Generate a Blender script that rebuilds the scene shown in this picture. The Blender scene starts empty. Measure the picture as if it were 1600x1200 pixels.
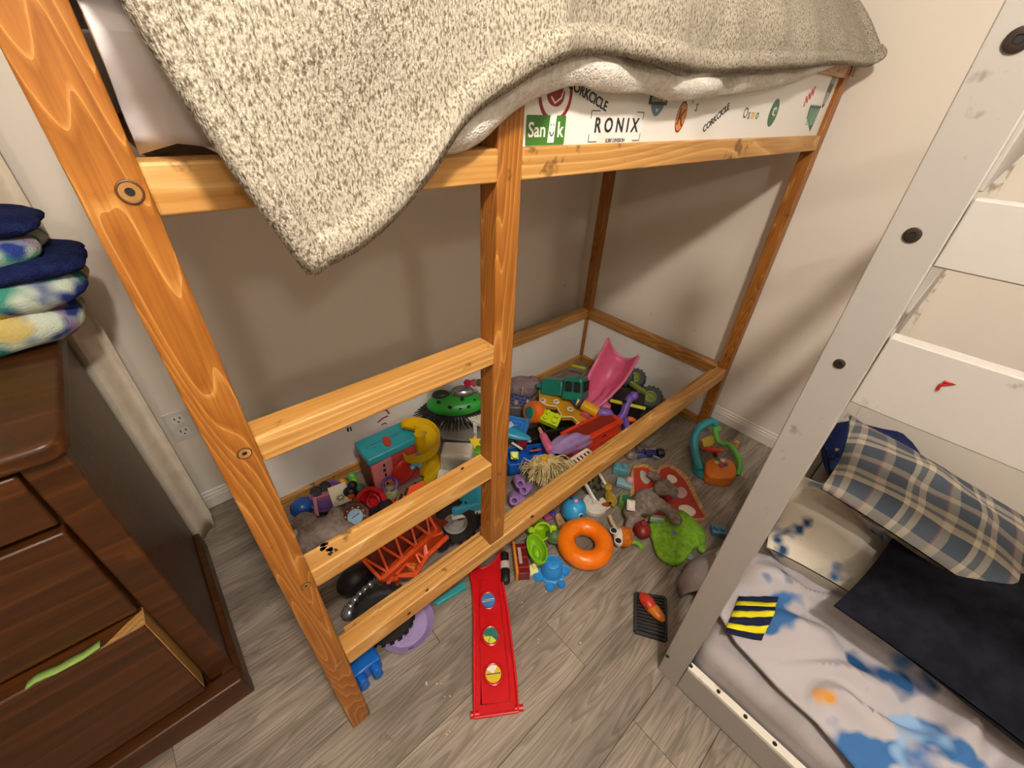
import bpy, bmesh, math, random
from mathutils import Vector, Matrix, Euler
random.seed(7)
S = bpy.context.scene
COL = S.collection
R = math.radians
# ---------------- camera ----------------
CAMF = 642.36
YAW, PITCH, ROLL = R(43.4407), R(-34.7187), R(2.9305)
CP = Vector((-0.0294, -0.5498, 1.4698))
_cp, _sp = math.cos(PITCH), math.sin(PITCH)
FW = Vector((math.sin(YAW)*_cp, math.cos(YAW)*_cp, _sp))
_r = Vector((math.cos(YAW), -math.sin(YAW), 0)); _u = _r.cross(FW)
RT = math.cos(ROLL)*_r + math.sin(ROLL)*_u
UP = -math.sin(ROLL)*_r + math.cos(ROLL)*_u
cam = bpy.data.cameras.new('camera'); cam.sensor_width = 36; cam.lens = CAMF*36/1600
cam.clip_start = 0.02; cam.clip_end = 30
co = bpy.data.objects.new('camera', cam); COL.objects.link(co)
m3 = Matrix((RT, UP, -FW)).transposed()
co.matrix_world = Matrix.Translation(CP) @ m3.to_4x4()
S.camera = co
# ---------------- world, exposure ----------------
w = bpy.data.worlds.new('world'); S.world = w; w.use_nodes = True
w.node_tree.nodes['Background'].inputs[0].default_value = (1.0, .95, .88, 1)
w.node_tree.nodes['Background'].inputs[1].default_value = 0.05
S.view_settings.view_transform = 'Standard'; S.view_settings.look = 'None'
S.view_settings.gamma = 1; S.view_settings.use_curve_mapping = False
S.view_settings.exposure = 0.5
LAMP1, LAMP1_E = (0.02, -0.92, 2.37), 450.0
LAMP2, LAMP2_E = (-0.35, -2.05, 2.22), 125.0

# ---------------- helpers ----------------
def ray(u, v): return FW + RT*((u-800)/CAMF) - UP*((v-600)/CAMF)
def P(u, v, z): d = ray(u, v); return CP + d*((z-CP.z)/d.z)
def PY(u, v, y): d = ray(u, v); return CP + d*((y-CP.y)/d.y)
def PX(u, v, x): d = ray(u, v); return CP + d*((x-CP.x)/d.x)
def srgb(h):
    h = h.lstrip('#'); c = [int(h[i:i+2], 16)/255 for i in (0, 2, 4)]
    return tuple((x/12.92 if x <= .04045 else ((x+.055)/1.055)**2.4) for x in c) + (1,)

class MB:
    def __init__(s, m=None): s.bm = bmesh.new(); s.mi = 0; s.m = m or Matrix()
    def _fin(s, vs, fs, m=None):
        mm = s.m @ m if m is not None else s.m
        for v in vs: v.co = mm @ v.co
        for f in fs: f.material_index = s.mi
    def raw(s, pts, faces, m=None):
        vs = [s.bm.verts.new(Vector(p)) for p in pts]; fs = []
        for f in faces:
            try: fs.append(s.bm.faces.new([vs[i] for i in f]))
            except ValueError: pass
        s._fin(vs, fs, m); return s
    def box(s, a, b, m=None, tx=1.0, ty=1.0):
        x0, y0, z0 = a; x1, y1, z1 = b; cx, cy = (x0+x1)/2, (y0+y1)/2
        p = [(x0, y0, z0), (x1, y0, z0), (x1, y1, z0), (x0, y1, z0)]
        p += [(cx+(x-cx)*tx, cy+(y-cy)*ty, z1) for x, y, z in p]
        return s.raw(p, [(3, 2, 1, 0), (4, 5, 6, 7), (0, 1, 5, 4), (1, 2, 6, 5), (2, 3, 7, 6), (3, 0, 4, 7)], m)
    def cb(s, c, d, m=None, tx=1.0, ty=1.0):
        return s.box((c[0]-d[0]/2, c[1]-d[1]/2, c[2]-d[2]/2), (c[0]+d[0]/2, c[1]+d[1]/2, c[2]+d[2]/2), m, tx, ty)
    def bar(s, a, b, w, h=None, up=(0, 0, 1)):
        a, b = Vector(a), Vector(b); h = h or w; d = (b-a); L = d.length; d.normalize()
        sx = d.cross(Vector(up))
        if sx.length < 1e-4: sx = d.cross(Vector((1, 0, 0)))
        sx.normalize(); sz = sx.cross(d)
        m = Matrix((d, -sx, sz)).transposed().to_4x4(); m.translation = a
        return s.box((0, -w/2, -h/2), (L, w/2, h/2), m)
    def lathe(s, prof, n=24, m=None, ends=True, arc=2*math.pi):
        full = abs(arc-2*math.pi) < 1e-6; k = n if full else n+1
        pts = []; fs = []
        for i in range(k):
            a = arc*i/n
            for r, z in prof: pts.append((r*math.cos(a), r*math.sin(a), z))
        q = len(prof)
        for i in range(n):
            j = (i+1) % k
            for t in range(q-1): fs.append((i*q+t, j*q+t, j*q+t+1, i*q+t+1))
        if ends and full:
            if prof[0][0] > 1e-5: fs.append(tuple(i*q for i in range(k))[::-1])
            if prof[-1][0] > 1e-5: fs.append(tuple(i*q+q-1 for i in range(k)))
        return s.raw(pts, fs, m)
    def cyl(s, a, b, r, r2=None, n=16):
        a, b = Vector(a), Vector(b); d = b-a; L = d.length
        m = d.to_track_quat('Z', 'Y').to_matrix().to_4x4(); m.translation = a
        return s.lathe([(r, 0), (r if r2 is None else r2, L)], n, m)
    def sph(s, c, r, sc=(1, 1, 1), n=16, rot=None):
        k = max(6, n//2)
        m = Matrix.Translation(Vector(c)) @ (Euler(rot).to_matrix().to_4x4() if rot else Matrix()) @ Matrix.Diagonal((sc[0], sc[1], sc[2], 1))
        return s.lathe([(max(r*math.sin(math.pi*i/k), 1e-4), -r*math.cos(math.pi*i/k)) for i in range(k+1)], n, m, False)
    def tor(s, c, r, t, n=32, q=12, m=None, sq=1.0):
        mm = Matrix.Translation(Vector(c)) @ (m or Matrix())
        pts = []; fs = []
        for i in range(n):
            a = 2*math.pi*i/n
            for j in range(q):
                b = 2*math.pi*j/q; rr = r+t*math.cos(b)
                pts.append((rr*math.cos(a), rr*math.sin(a), t*sq*math.sin(b)))
        for i in range(n):
            for j in range(q):
                fs.append((i*q+j, ((i+1) % n)*q+j, ((i+1) % n)*q+(j+1) % q, i*q+(j+1) % q))
        return s.raw(pts, fs, mm)
    def prism(s, poly, z0, z1, m=None, sc=1.0):
        n = len(poly); A = sum(poly[i][0]*poly[(i+1) % n][1]-poly[(i+1) % n][0]*poly[i][1] for i in range(n))
        if A < 0: poly = poly[::-1]
        cx = sum(p[0] for p in poly)/n; cy = sum(p[1] for p in poly)/n
        pts = [(p[0], p[1], z0) for p in poly]+[(cx+(p[0]-cx)*sc, cy+(p[1]-cy)*sc, z1) for p in poly]
        fs = [tuple(range(n))[::-1], tuple(range(n, 2*n))]+[(i, (i+1) % n, n+(i+1) % n, n+i) for i in range(n)]
        return s.raw(pts, fs, m)
    def tube(s, pts, r, n=8, closed=False, r2=None):
        pts = [Vector(p) for p in pts]; k = len(pts); V = []; fs = []; prev = None
        for i, p in enumerate(pts):
            if closed: d = pts[(i+1) % k]-pts[i-1]
            else: d = pts[min(i+1, k-1)]-pts[max(i-1, 0)]
            d.normalize()
            if prev is None:
                a = d.cross(Vector((0, 0, 1)))
                if a.length < .1: a = d.cross(Vector((1, 0, 0)))
            else: a = prev-d*prev.dot(d)
            a.normalize(); prev = a; b = d.cross(a)
            rr = r if r2 is None else r+(r2-r)*i/(k-1)
            for j in range(n):
                t = 2*math.pi*j/n; V.append(p+(a*math.cos(t)+b*math.sin(t))*rr)
        for i in range(k if closed else k-1):
            for j in range(n):
                i2 = (i+1) % k
                fs.append((i*n+j, i*n+(j+1) % n, i2*n+(j+1) % n, i2*n+j))
        if not closed: fs += [tuple(range(n))[::-1], tuple(range((k-1)*n, k*n))]
        return s.raw(V, fs)
    def grid(s, rows, closed=False):
        a, b = len(rows), len(rows[0]); V = [p for r_ in rows for p in r_]
        return s.raw(V, [(i*b+j, i*b+(j+1) % b, (i+1)*b+(j+1) % b, (i+1)*b+j) for i in range(a-1) for j in range(b if closed else b-1)])
    def text(s, txt, size, m, depth=.0004, shear=0, bold=0.0):
        cu = bpy.data.curves.new('lettering', 'FONT'); cu.body = txt; cu.size = size; cu.align_x = 'CENTER'; cu.align_y = 'CENTER'
        cu.extrude = depth; cu.shear = shear; cu.offset = bold; cu.resolution_u = 3
        o = bpy.data.objects.new('lettering', cu); me = bpy.data.meshes.new_from_object(o)
        s.raw([v.co.copy() for v in me.vertices], [tuple(p.vertices) for p in me.polygons], m)
        bpy.data.objects.remove(o); bpy.data.curves.remove(cu); bpy.data.meshes.remove(me); return s
    def obj(s, name, mat, parent=None, bevel=0, sub=0, solid=0, smooth=True, ang=35, loc=None, rot=None, seg=2, remesh=0, off=0):
        me = bpy.data.meshes.new(name); bmesh.ops.recalc_face_normals(s.bm, faces=s.bm.faces)
        s.bm.to_mesh(me); s.bm.free()
        for mt in (mat if isinstance(mat, (list, tuple)) else [mat]): me.materials.append(mt)
        if smooth:
            me.polygons.foreach_set('use_smooth', [True]*len(me.polygons))
            if not sub and not remesh: me.set_sharp_from_angle(angle=R(ang))
        o = bpy.data.objects.new(name, me); COL.objects.link(o); o.parent = parent
        if loc is not None: o.location = loc
        if rot is not None: o.rotation_euler = rot
        if remesh:
            k = o.modifiers.new('merge', 'REMESH'); k.mode = 'VOXEL'; k.voxel_size = remesh; k.use_smooth_shade = True
            k = o.modifiers.new('soften', 'SMOOTH'); k.iterations = 6
        if solid:
            k = o.modifiers.new('thick', 'SOLIDIFY'); k.thickness = solid; k.offset = off
        if bevel:
            k = o.modifiers.new('edge', 'BEVEL'); k.width = bevel; k.segments = seg; k.limit_method = 'ANGLE'; k.angle_limit = R(40)
        if sub:
            k = o.modifiers.new('smooth', 'SUBSURF'); k.levels = sub; k.render_levels = sub
        return o
def tag(o, label, cat, group=None, kind=None):
    o['label'] = label; o['category'] = cat
    if group: o['group'] = group
    if kind: o['kind'] = kind
    return o
def thing(name, label, cat, loc=(0, 0, 0), phi=None, rz=None, rx=0, ry=0, group=None):
    o = bpy.data.objects.new(name, None); COL.objects.link(o); o.empty_display_size = .05
    z = R(-43.4407+phi) if phi is not None else (R(rz) if rz is not None else 0)
    o.location = loc; o.rotation_euler = (R(rx), R(ry), z)
    return tag(o, label, cat, group)
def struct(o): o['kind'] = 'structure'; return o
def TR(x=0, y=0, z=0, rx=0, ry=0, rz=0): return Matrix.Translation((x, y, z)) @ Euler((R(rx), R(ry), R(rz))).to_matrix().to_4x4()
def rrect(w, h, r, n=5, cx=0, cy=0):
    out = []
    for k, (sx, sy) in enumerate(((1, 1), (-1, 1), (-1, -1), (1, -1))):
        for i in range(n+1):
            a = math.pi/2*(k+i/n); out.append((cx+sx*(w/2-r)+r*math.cos(a), cy+sy*(h/2-r)+r*math.sin(a)))
    return out
def smoothpoly(pts, it=2, closed=True):
    for _ in range(it):
        o = []; n = len(pts)
        for i in range(n if closed else n-1):
            a, b = pts[i], pts[(i+1) % n]
            o += [tuple(a[k]*.75+b[k]*.25 for k in range(len(a))), tuple(a[k]*.25+b[k]*.75 for k in range(len(a)))]
        pts = o if closed else [pts[0]]+o+[pts[-1]]
    return pts
def px(poly, z, m=None):
    o = [P(u, v, z) for u, v in poly]
    if m is not None: o = [m @ p for p in o]
    return [(p.x, p.y) for p in o]
def noise(x, y=0, z=0):
    from mathutils import noise as nz
    return nz.noise(Vector((x, y, z)))

# ---------------- materials ----------------
def newmat(name, rough=.5, metal=0, spec=.5):
    m = bpy.data.materials.new(name); m.use_nodes = True; b = m.node_tree.nodes['Principled BSDF']
    b.inputs['Roughness'].default_value = rough; b.inputs['Metallic'].default_value = metal
    b.inputs['Specular IOR Level'].default_value = spec
    return m, m.node_tree.nodes, m.node_tree.links, b
_pc = {}
def plastic(h, rough=.38, trans=0, metal=0):
    k = (h, rough, trans, metal)
    if k in _pc: return _pc[k]
    m, N, L, b = newmat('plastic_'+h, rough, metal)
    c = srgb(h); tc = N.new('ShaderNodeTexCoord'); nz = N.new('ShaderNodeTexNoise'); nz.inputs['Scale'].default_value = 14; nz.inputs['Detail'].default_value = 4
    L.new(tc.outputs['Object'], nz.inputs['Vector'])
    mx = N.new('ShaderNodeMix'); mx.data_type = 'RGBA'; mx.inputs[6].default_value = c
    mx.inputs[7].default_value = (c[0]*.78, c[1]*.77, c[2]*.75, 1)
    rp = N.new('ShaderNodeMapRange'); rp.inputs[1].default_value = .5; rp.inputs[2].default_value = .8; L.new(nz.outputs[0], rp.inputs[0]); L.new(rp.outputs[0], mx.inputs[0])
    L.new(mx.outputs[2], b.inputs['Base Color'])
    if trans: b.inputs['Transmission Weight'].default_value = trans; b.inputs['IOR'].default_value = 1.3
    _pc[k] = m; return m
def fabric(name, h, h2=None, scale=60, bump=.3, rough=.95, stretch=(1, 1, 1), lo=.4, hi=.6, bscale=None, dist=.004):
    m, N, L, b = newmat(name, rough, 0, .1)
    tc = N.new('ShaderNodeTexCoord'); mp = N.new('ShaderNodeMapping'); mp.inputs['Scale'].default_value = stretch
    L.new(tc.outputs['Object'], mp.inputs[0])
    nz = N.new('ShaderNodeTexNoise'); nz.inputs['Scale'].default_value = scale; nz.inputs['Detail'].default_value = 5; L.new(mp.outputs[0], nz.inputs['Vector'])
    cr = N.new('ShaderNodeValToRGB'); cr.color_ramp.elements[0].position = lo; cr.color_ramp.elements[1].position = hi
    cr.color_ramp.elements[0].color = srgb(h2 or h); cr.color_ramp.elements[1].color = srgb(h); L.new(nz.outputs[0], cr.inputs[0])
    L.new(cr.outputs[0], b.inputs['Base Color'])
    n2 = N.new('ShaderNodeTexNoise'); n2.inputs['Scale'].default_value = bscale or scale*4; n2.inputs['Detail'].default_value = 3; L.new(mp.outputs[0], n2.inputs['Vector'])
    bp = N.new('ShaderNodeBump'); bp.inputs['Strength'].default_value = bump; bp.inputs['Distance'].default_value = dist; L.new(n2.outputs[0], bp.inputs['Height']); L.new(bp.outputs[0], b.inputs['Normal'])
    return m
def splotch(name, base, spots, scale=6, rough=.9, bump=.15):
    """cloth with printed blotches: spots = [(colour, noise seed, threshold)]"""
    m, N, L, b = newmat(name, rough, 0, .15); tc = N.new('ShaderNodeTexCoord'); last = None
    rgb = N.new('ShaderNodeRGB'); rgb.outputs[0].default_value = srgb(base); last = rgb.outputs[0]
    for h, seed, th in spots:
        mp = N.new('ShaderNodeMapping'); mp.inputs['Location'].default_value = (seed*3.7, seed*1.3, seed); L.new(tc.outputs['Object'], mp.inputs[0])
        nz = N.new('ShaderNodeTexNoise'); nz.inputs['Scale'].default_value = scale; nz.inputs['Detail'].default_value = 2.5; L.new(mp.outputs[0], nz.inputs['Vector'])
        rp = N.new('ShaderNodeMapRange'); rp.inputs[1].default_value = th; rp.inputs[2].default_value = th+.06; L.new(nz.outputs[0], rp.inputs[0])
        mx = N.new('ShaderNodeMix'); mx.data_type = 'RGBA'; L.new(rp.outputs[0], mx.inputs[0]); L.new(last, mx.inputs[6]); mx.inputs[7].default_value = srgb(h); last = mx.outputs[2]
    L.new(last, b.inputs['Base Color'])
    n2 = N.new('ShaderNodeTexNoise'); n2.inputs['Scale'].default_value = 240; L.new(tc.outputs['Object'], n2.inputs['Vector'])
    bp = N.new('ShaderNodeBump'); bp.inputs['Strength'].default_value = bump; bp.inputs['Distance'].default_value = .003; L.new(n2.outputs[0], bp.inputs['Height']); L.new(bp.outputs[0], b.inputs['Normal'])
    return m
def wood(name, light, mid, dark, axis=2, rough=.42, lines=16, dirt=.5, fine=1.0, lw=.18, tint=0):
    m, N, L, b = newmat(name, rough, 0, .4)
    tc = N.new('ShaderNodeTexCoord'); oi = N.new('ShaderNodeObjectInfo')
    ad = N.new('ShaderNodeVectorMath'); ad.operation = 'MULTIPLY_ADD'
    cm = N.new('ShaderNodeCombineXYZ')
    for i in range(3): L.new(oi.outputs['Random'], cm.inputs[i])
    L.new(cm.outputs[0], ad.inputs[0]); ad.inputs[1].default_value = (7.3, 5.1, 9.7); L.new(tc.outputs['Object'], ad.inputs[2])
    sc = [9*fine]*3; sc[axis] = .85*fine
    mp = N.new('ShaderNodeMapping'); mp.inputs['Scale'].default_value = sc; L.new(ad.outputs[0], mp.inputs[0])
    nz = N.new('ShaderNodeTexNoise'); nz.inputs['Scale'].default_value = 1.0; nz.inputs['Detail'].default_value = 1.2; nz.inputs['Roughness'].default_value = .4; L.new(mp.outputs[0], nz.inputs['Vector'])
    mu = N.new('ShaderNodeMath'); mu.operation = 'MULTIPLY'; mu.inputs[1].default_value = lines; L.new(nz.outputs[0], mu.inputs[0])
    fr = N.new('ShaderNodeMath'); fr.operation = 'FRACT'; L.new(mu.outputs[0], fr.inputs[0])
    cr = N.new('ShaderNodeValToRGB'); e = cr.color_ramp.elements
    e[0].position = 0; e[0].color = srgb(light); e[1].position = 1; e[1].color = srgb(mid)
    k = e.new(lw); k.color = srgb(mid); k = e.new(.8); k.color = srgb(dark)
    L.new(fr.outputs[0], cr.inputs[0])
    # fine pores along the grain
    s2 = [160*fine]*3; s2[axis] = 5*fine
    m2 = N.new('ShaderNodeMapping'); m2.inputs['Scale'].default_value = s2; L.new(ad.outputs[0], m2.inputs[0])
    n2 = N.new('ShaderNodeTexNoise'); n2.inputs['Scale'].default_value = 1; n2.inputs['Detail'].default_value = 3; L.new(m2.outputs[0], n2.inputs['Vector'])
    mx = N.new('ShaderNodeMix'); mx.data_type = 'RGBA'; mx.blend_type = 'MULTIPLY'; mx.inputs[0].default_value = .35
    c2 = N.new('ShaderNodeValToRGB'); c2.color_ramp.elements[0].position = .35; c2.color_ramp.elements[0].color = (.45, .4, .35, 1); c2.color_ramp.elements[1].position = .6; c2.color_ramp.elements[1].color = (1, 1, 1, 1)
    L.new(n2.outputs[0], c2.inputs[0]); L.new(cr.outputs[0], mx.inputs[6]); L.new(c2.outputs[0], mx.inputs[7])
    # dents, grime
    n3 = N.new('ShaderNodeTexNoise'); n3.inputs['Scale'].default_value = 38; n3.inputs['Detail'].default_value = 4; L.new(ad.outputs[0], n3.inputs['Vector'])
    n4 = N.new('ShaderNodeTexNoise'); n4.inputs['Scale'].default_value = 6; L.new(ad.outputs[0], n4.inputs['Vector'])
    am = N.new('ShaderNodeMath'); am.operation = 'MULTIPLY'; L.new(n3.outputs[0], am.inputs[0]); L.new(n4.outputs[0], am.inputs[1])
    rp = N.new('ShaderNodeMapRange'); rp.inputs[1].default_value = .36; rp.inputs[2].default_value = .42; rp.inputs[4].default_value = dirt; L.new(am.outputs[0], rp.inputs[0])
    mx2 = N.new('ShaderNodeMix'); mx2.data_type = 'RGBA'; L.new(rp.outputs[0], mx2.inputs[0]); L.new(mx.outputs[2], mx2.inputs[6]); d = srgb(dark); mx2.inputs[7].default_value = (d[0]*.25, d[1]*.22, d[2]*.2, 1)
    out = mx2.outputs[2]
    if tint:
        hs = N.new('ShaderNodeHueSaturation'); tr = N.new('ShaderNodeMapRange'); tr.inputs[3].default_value = 1-tint; tr.inputs[4].default_value = 1+tint*.35
        L.new(oi.outputs['Random'], tr.inputs[0]); L.new(tr.outputs[0], hs.inputs['Value']); L.new(out, hs.inputs['Color']); out = hs.outputs[0]
        n5 = N.new('ShaderNodeTexNoise'); n5.inputs['Scale'].default_value = 1; m5 = N.new('ShaderNodeMapping'); m5.inputs['Scale'].default_value = (2.5, 16, 1); L.new(ad.outputs[0], m5.inputs[0]); L.new(m5.outputs[0], n5.inputs['Vector'])
        r5 = N.new('ShaderNodeMapRange'); r5.inputs[1].default_value = .38; r5.inputs[2].default_value = .62; r5.inputs[3].default_value = .68; r5.inputs[4].default_value = 1.08; L.new(n5.outputs[0], r5.inputs[0])
        h2 = N.new('ShaderNodeHueSaturation'); L.new(r5.outputs[0], h2.inputs['Value']); L.new(out, h2.inputs['Color']); out = h2.outputs[0]
    L.new(out, b.inputs['Base Color'])
    bp = N.new('ShaderNodeBump'); bp.inputs['Strength'].default_value = .12; bp.inputs['Distance'].default_value = .002; L.new(n2.outputs[0], bp.inputs['Height']); L.new(bp.outputs[0], b.inputs['Normal'])
    return m
def paint(name, h, dirt='#8a7a66', rough=.6, th=.40, scale=26, sc2=3.5, amt=.6):
    m, N, L, b = newmat(name, rough, 0, .3)
    tc = N.new('ShaderNodeTexCoord')
    n1 = N.new('ShaderNodeTexNoise'); n1.inputs['Scale'].default_value = scale; n1.inputs['Detail'].default_value = 5; L.new(tc.outputs['Object'], n1.inputs['Vector'])
    n2 = N.new('ShaderNodeTexNoise'); n2.inputs['Scale'].default_value = sc2; L.new(tc.outputs['Object'], n2.inputs['Vector'])
    mu = N.new('ShaderNodeMath'); mu.operation = 'MULTIPLY'; L.new(n1.outputs[0], mu.inputs[0]); L.new(n2.outputs[0], mu.inputs[1])
    rp = N.new('ShaderNodeMapRange'); rp.inputs[1].default_value = th; rp.inputs[2].default_value = th+.07; rp.inputs[4].default_value = amt; L.new(mu.outputs[0], rp.inputs[0])
    mx = N.new('ShaderNodeMix'); mx.data_type = 'RGBA'; L.new(rp.outputs[0], mx.inputs[0]); mx.inputs[6].default_value = srgb(h); mx.inputs[7].default_value = srgb(dirt)
    L.new(mx.outputs[2], b.inputs['Base Color'])
    n3 = N.new('ShaderNodeTexNoise'); n3.inputs['Scale'].default_value = 90; n3.inputs['Detail'].default_value = 2; L.new(tc.outputs['Object'], n3.inputs['Vector'])
    bp = N.new('ShaderNodeBump'); bp.inputs['Strength'].default_value = .06; bp.inputs['Distance'].default_value = .003; L.new(n3.outputs[0], bp.inputs['Height']); L.new(bp.outputs[0], b.inputs['Normal'])
    return m
def emit(name, h, e):
    m, N, L, b = newmat(name, .3); b.inputs['Base Color'].default_value = srgb(h); b.inputs['Emission Color'].default_value = srgb(h); b.inputs['Emission Strength'].default_value = e; return m

WZ = wood('honey_pine_upright', '#c9924e', '#a96c2b', '#92581c', 2, lines=20, lw=.12, fine=1.7)
WX = wood('honey_pine_rail', '#dcb274', '#cf9d5a', '#bd8843', 0, lines=12, dirt=.75)
WY = wood('honey_pine_cross_rail', '#cc9e62', '#b58040', '#9c6a2c', 1, lines=12)
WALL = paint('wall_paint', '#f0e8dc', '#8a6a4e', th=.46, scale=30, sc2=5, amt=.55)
TRIM = paint('trim_paint', '#ece7df', '#9a9084', rough=.4, th=.5)
CEIL = paint('ceiling_paint', '#f1ede6', th=.6)
PANEL = paint('white_panel', '#eceae6', '#8f8478', rough=.35, th=.47)
VINYL = wood('grey_vinyl_plank', '#aba094', '#9c9185', '#8b8074', 0, rough=.5, lines=10, dirt=.25, fine=2.6, lw=.5, tint=.22)
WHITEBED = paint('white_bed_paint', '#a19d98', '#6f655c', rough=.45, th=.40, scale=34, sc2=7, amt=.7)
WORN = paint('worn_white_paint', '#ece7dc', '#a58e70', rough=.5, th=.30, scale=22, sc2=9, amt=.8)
BROWN = wood('dark_stained_wood', '#5c3413', '#4c2a0f', '#3d210b', 0, rough=.38, lines=6, dirt=.25)
RAWEDGE = wood('raw_edge_wood', '#c39a5e', '#b08649', '#9a7038', 2, rough=.7, lines=10)
HEATHER = fabric('heather_knit', '#c0b9a9', '#6f6557', scale=400, bump=.6, stretch=(1, 1, .5), lo=.36, hi=.56, bscale=700, dist=.006)
FLEECE = fabric('white_fleece', '#efebe2', '#d6d0c4', scale=120, bump=.8, lo=.3, hi=.6, bscale=300, dist=.006)
WALLD = paint('unseen_wall_taupe', '#b0a392', th=.6)  # tone of the unseen walls, darkened to cut bounced light
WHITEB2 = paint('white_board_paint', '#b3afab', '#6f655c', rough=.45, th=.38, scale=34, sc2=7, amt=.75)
SHEET = fabric('white_sheet', '#e2dee0', '#d4cfd1', scale=8, bump=.1)
METAL = plastic('#8b8880', .3, 0, .9); DMETAL = plastic('#4b443e', .35, 0, .8)
BLACK = plastic('#17161a', .4); DARK = plastic('#0d0c0f', .7)
# ---------------- room ----------------
X0, X1, Y0, Y1, H = -1.75, 2.13, -2.75, 1.11, 2.45
fl = struct(MB().box((X0, Y0, -.06), (X1, Y1, -.004)).obj('floor', plastic('#3a342e', .8)))
fl['label'] = 'grey brown vinyl plank floor'
PW, PL = .18, 1.22
k0 = int(math.floor((Y0+.148)/PW)); full = MB().box((0, 0, 0), (PL-.0012, PW-.0012, .004)).obj('plank', VINYL, fl, bevel=.0006, seg=1, smooth=False)
pm = full.data; used = False
for k in range(k0-1, int((Y1+.148)/PW)+2):
    ya, yb = -.148+PW*k, -.148+PW*(k+1)
    a, b = max(ya, Y0), min(yb, Y1)
    if b-a < .01: continue
    off = .566 if k == -1 else .566+((k*0.437+.31) % 1)*PL
    x = off-PL*math.ceil((off-X0)/PL)
    while x < X1:
        xa, xb = max(x, X0), min(x+PL, X1); x += PL
        if xb-xa < .01: continue
        if xb-xa > PL-.001 and b-a > PW-.001:
            o = full if not used else full.copy()
            if used: COL.objects.link(o)
            used = True; o.location = (xa, a, -.004)
        else:
            MB().box((0, 0, 0), (xb-xa-.0012, b-a-.0012, .004)).obj('plank', VINYL, fl, loc=(xa, a, -.004), smooth=False)
struct(MB().box((X0, Y0, H), (X1, Y1, H+.05)).obj('ceiling', CEIL))
wb = struct(MB().box((X0-.1, Y1, 0), (X1+.1, Y1+.1, H)).obj('wall_back', WALL))
wr = struct(MB().box((X1, Y0-.1, 0), (X1+.1, Y1, H)).obj('wall_right', WALL))
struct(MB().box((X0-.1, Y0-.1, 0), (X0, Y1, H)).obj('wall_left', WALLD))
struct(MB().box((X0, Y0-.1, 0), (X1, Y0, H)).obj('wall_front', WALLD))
def baseboard(name, a, b, nrm):
    prof = [(0, 0), (.013, 0), (.013, .048), (.010, .054), (.010, .064), (.006, .069), (.006, .078), (.002, .083), (0, .083)]
    a, b, n = Vector(a), Vector(b), Vector(nrm); pts = []
    for e in (a, b): pts += [e+n*q+Vector((0, 0, z)) for q, z in prof]
    k = len(prof); fs = [tuple(range(k)), tuple(range(k, 2*k))]+[(i, (i+1) % k, k+(i+1) % k, k+i) for i in range(k)]
    return struct(MB().raw(pts, fs).obj(name, TRIM, ang=20))
baseboard('baseboard_back', (X0, Y1, 0), (X1, Y1, 0), (0, -1, 0))
baseboard('baseboard_right', (X1, Y0, 0), (X1, Y1-.013, 0), (-1, 0, 0))
baseboard('baseboard_left', (X0, Y0, 0), (X0, Y1-.013, 0), (1, 0, 0))
# power outlet on the back wall
oc = (PY(282, 664, Y1))
t = thing('wall_outlet', 'white duplex electrical outlet on the wall beside the bed post', 'outlet', (oc.x, Y1, oc.z))
MB(TR(rx=90)).prism(rrect(.078, .125, .006), 0, .006).obj('cover_plate', plastic('#e4e1da', .4), t, bevel=.0015)
for s in (-1, 1):
    rc = MB(TR(0, -.006, s*.028, rx=90)).prism(rrect(.036, .032, .01), 0, .002).obj('receptacle', plastic('#f0ede6', .4), t)
    q = MB(TR(0, -.0082, s*.028, rx=90))
    for sx in (-.008, .008): q.box((sx-.0016, .002, 0), (sx+.0016, .012, .0006))
    q.lathe([(.003, 0), (.003, .0006)], 10, TR(0, -.008, 0)); q.obj('slots', DARK, rc)
# ceiling lamps (behind and above the camera)
def lamp(loc, e, label):
    t = thing('ceiling_lamp', label, 'lamp', (loc[0], loc[1], H))
    d = H-loc[2]
    MB().lathe([(.085, 0), (.085, -.015), (.06, -.03), (.012, -.036), (.012, -d+.07), (.04, -d+.064), (.045, -d+.045)], 24).obj('canopy', METAL, t)
    MB().sph((0, 0, -d), .065, n=20).obj('globe', emit('warm_globe', '#fff3e4', e), t, ang=180)
lamp(LAMP1, LAMP1_E, 'round frosted globe lamp hanging over the space between the beds')
lamp(LAMP2, LAMP2_E, 'round frosted globe lamp hanging near the front wall')

# ---------------- loft bed ----------------
W, D = .052, .048
XR, YB = 1.98, .90
bed = thing('loft_bed', 'honey stained pine loft bed with ladder rungs and white sticker covered panels', 'bed')
ZT = 1.63
def post(x, y, z0, z1, name='post'): return MB().box((x, y, z0), (x+W, y+D, z1)).obj(name, WZ, bed, bevel=.0035)
pL = post(-W, 0, 0, 1.78); post(.438, 0, .3885, ZT, 'ladder_post'); pR = post(XR, 0, 0, ZT); post(XR, YB, 0, ZT); post(-W, YB, 0, ZT)
def rx(x0, x1, y, z0, z1, name='rail', d=D): return MB().box((x0, y, z0), (x1, y+d, z1)).obj(name, WX, bed, bevel=.003)
def ry(x, y0, y1, z0, z1, name='end_rail', d=W): return MB().box((x, y0, z0), (x+d, y1, z1)).obj(name, WY, bed, bevel=.003)
fr = rx(0, XR, 0, .3315, .3885, 'front_rail')
rx(.02, XR-.02, D, .335, .373, 'ledger', .022)
rx(0, .438, 0, .676, .728, 'rung'); rx(0, .438, 0, 1.017, 1.062, 'rung')
rx(0, .438, 0, 1.3584, 1.4064); rx(.438+W, XR, 0, 1.3584, 1.4064)
rx(.438+W, XR, 0, 1.575, ZT-.003, 'guard_rail')
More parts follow.
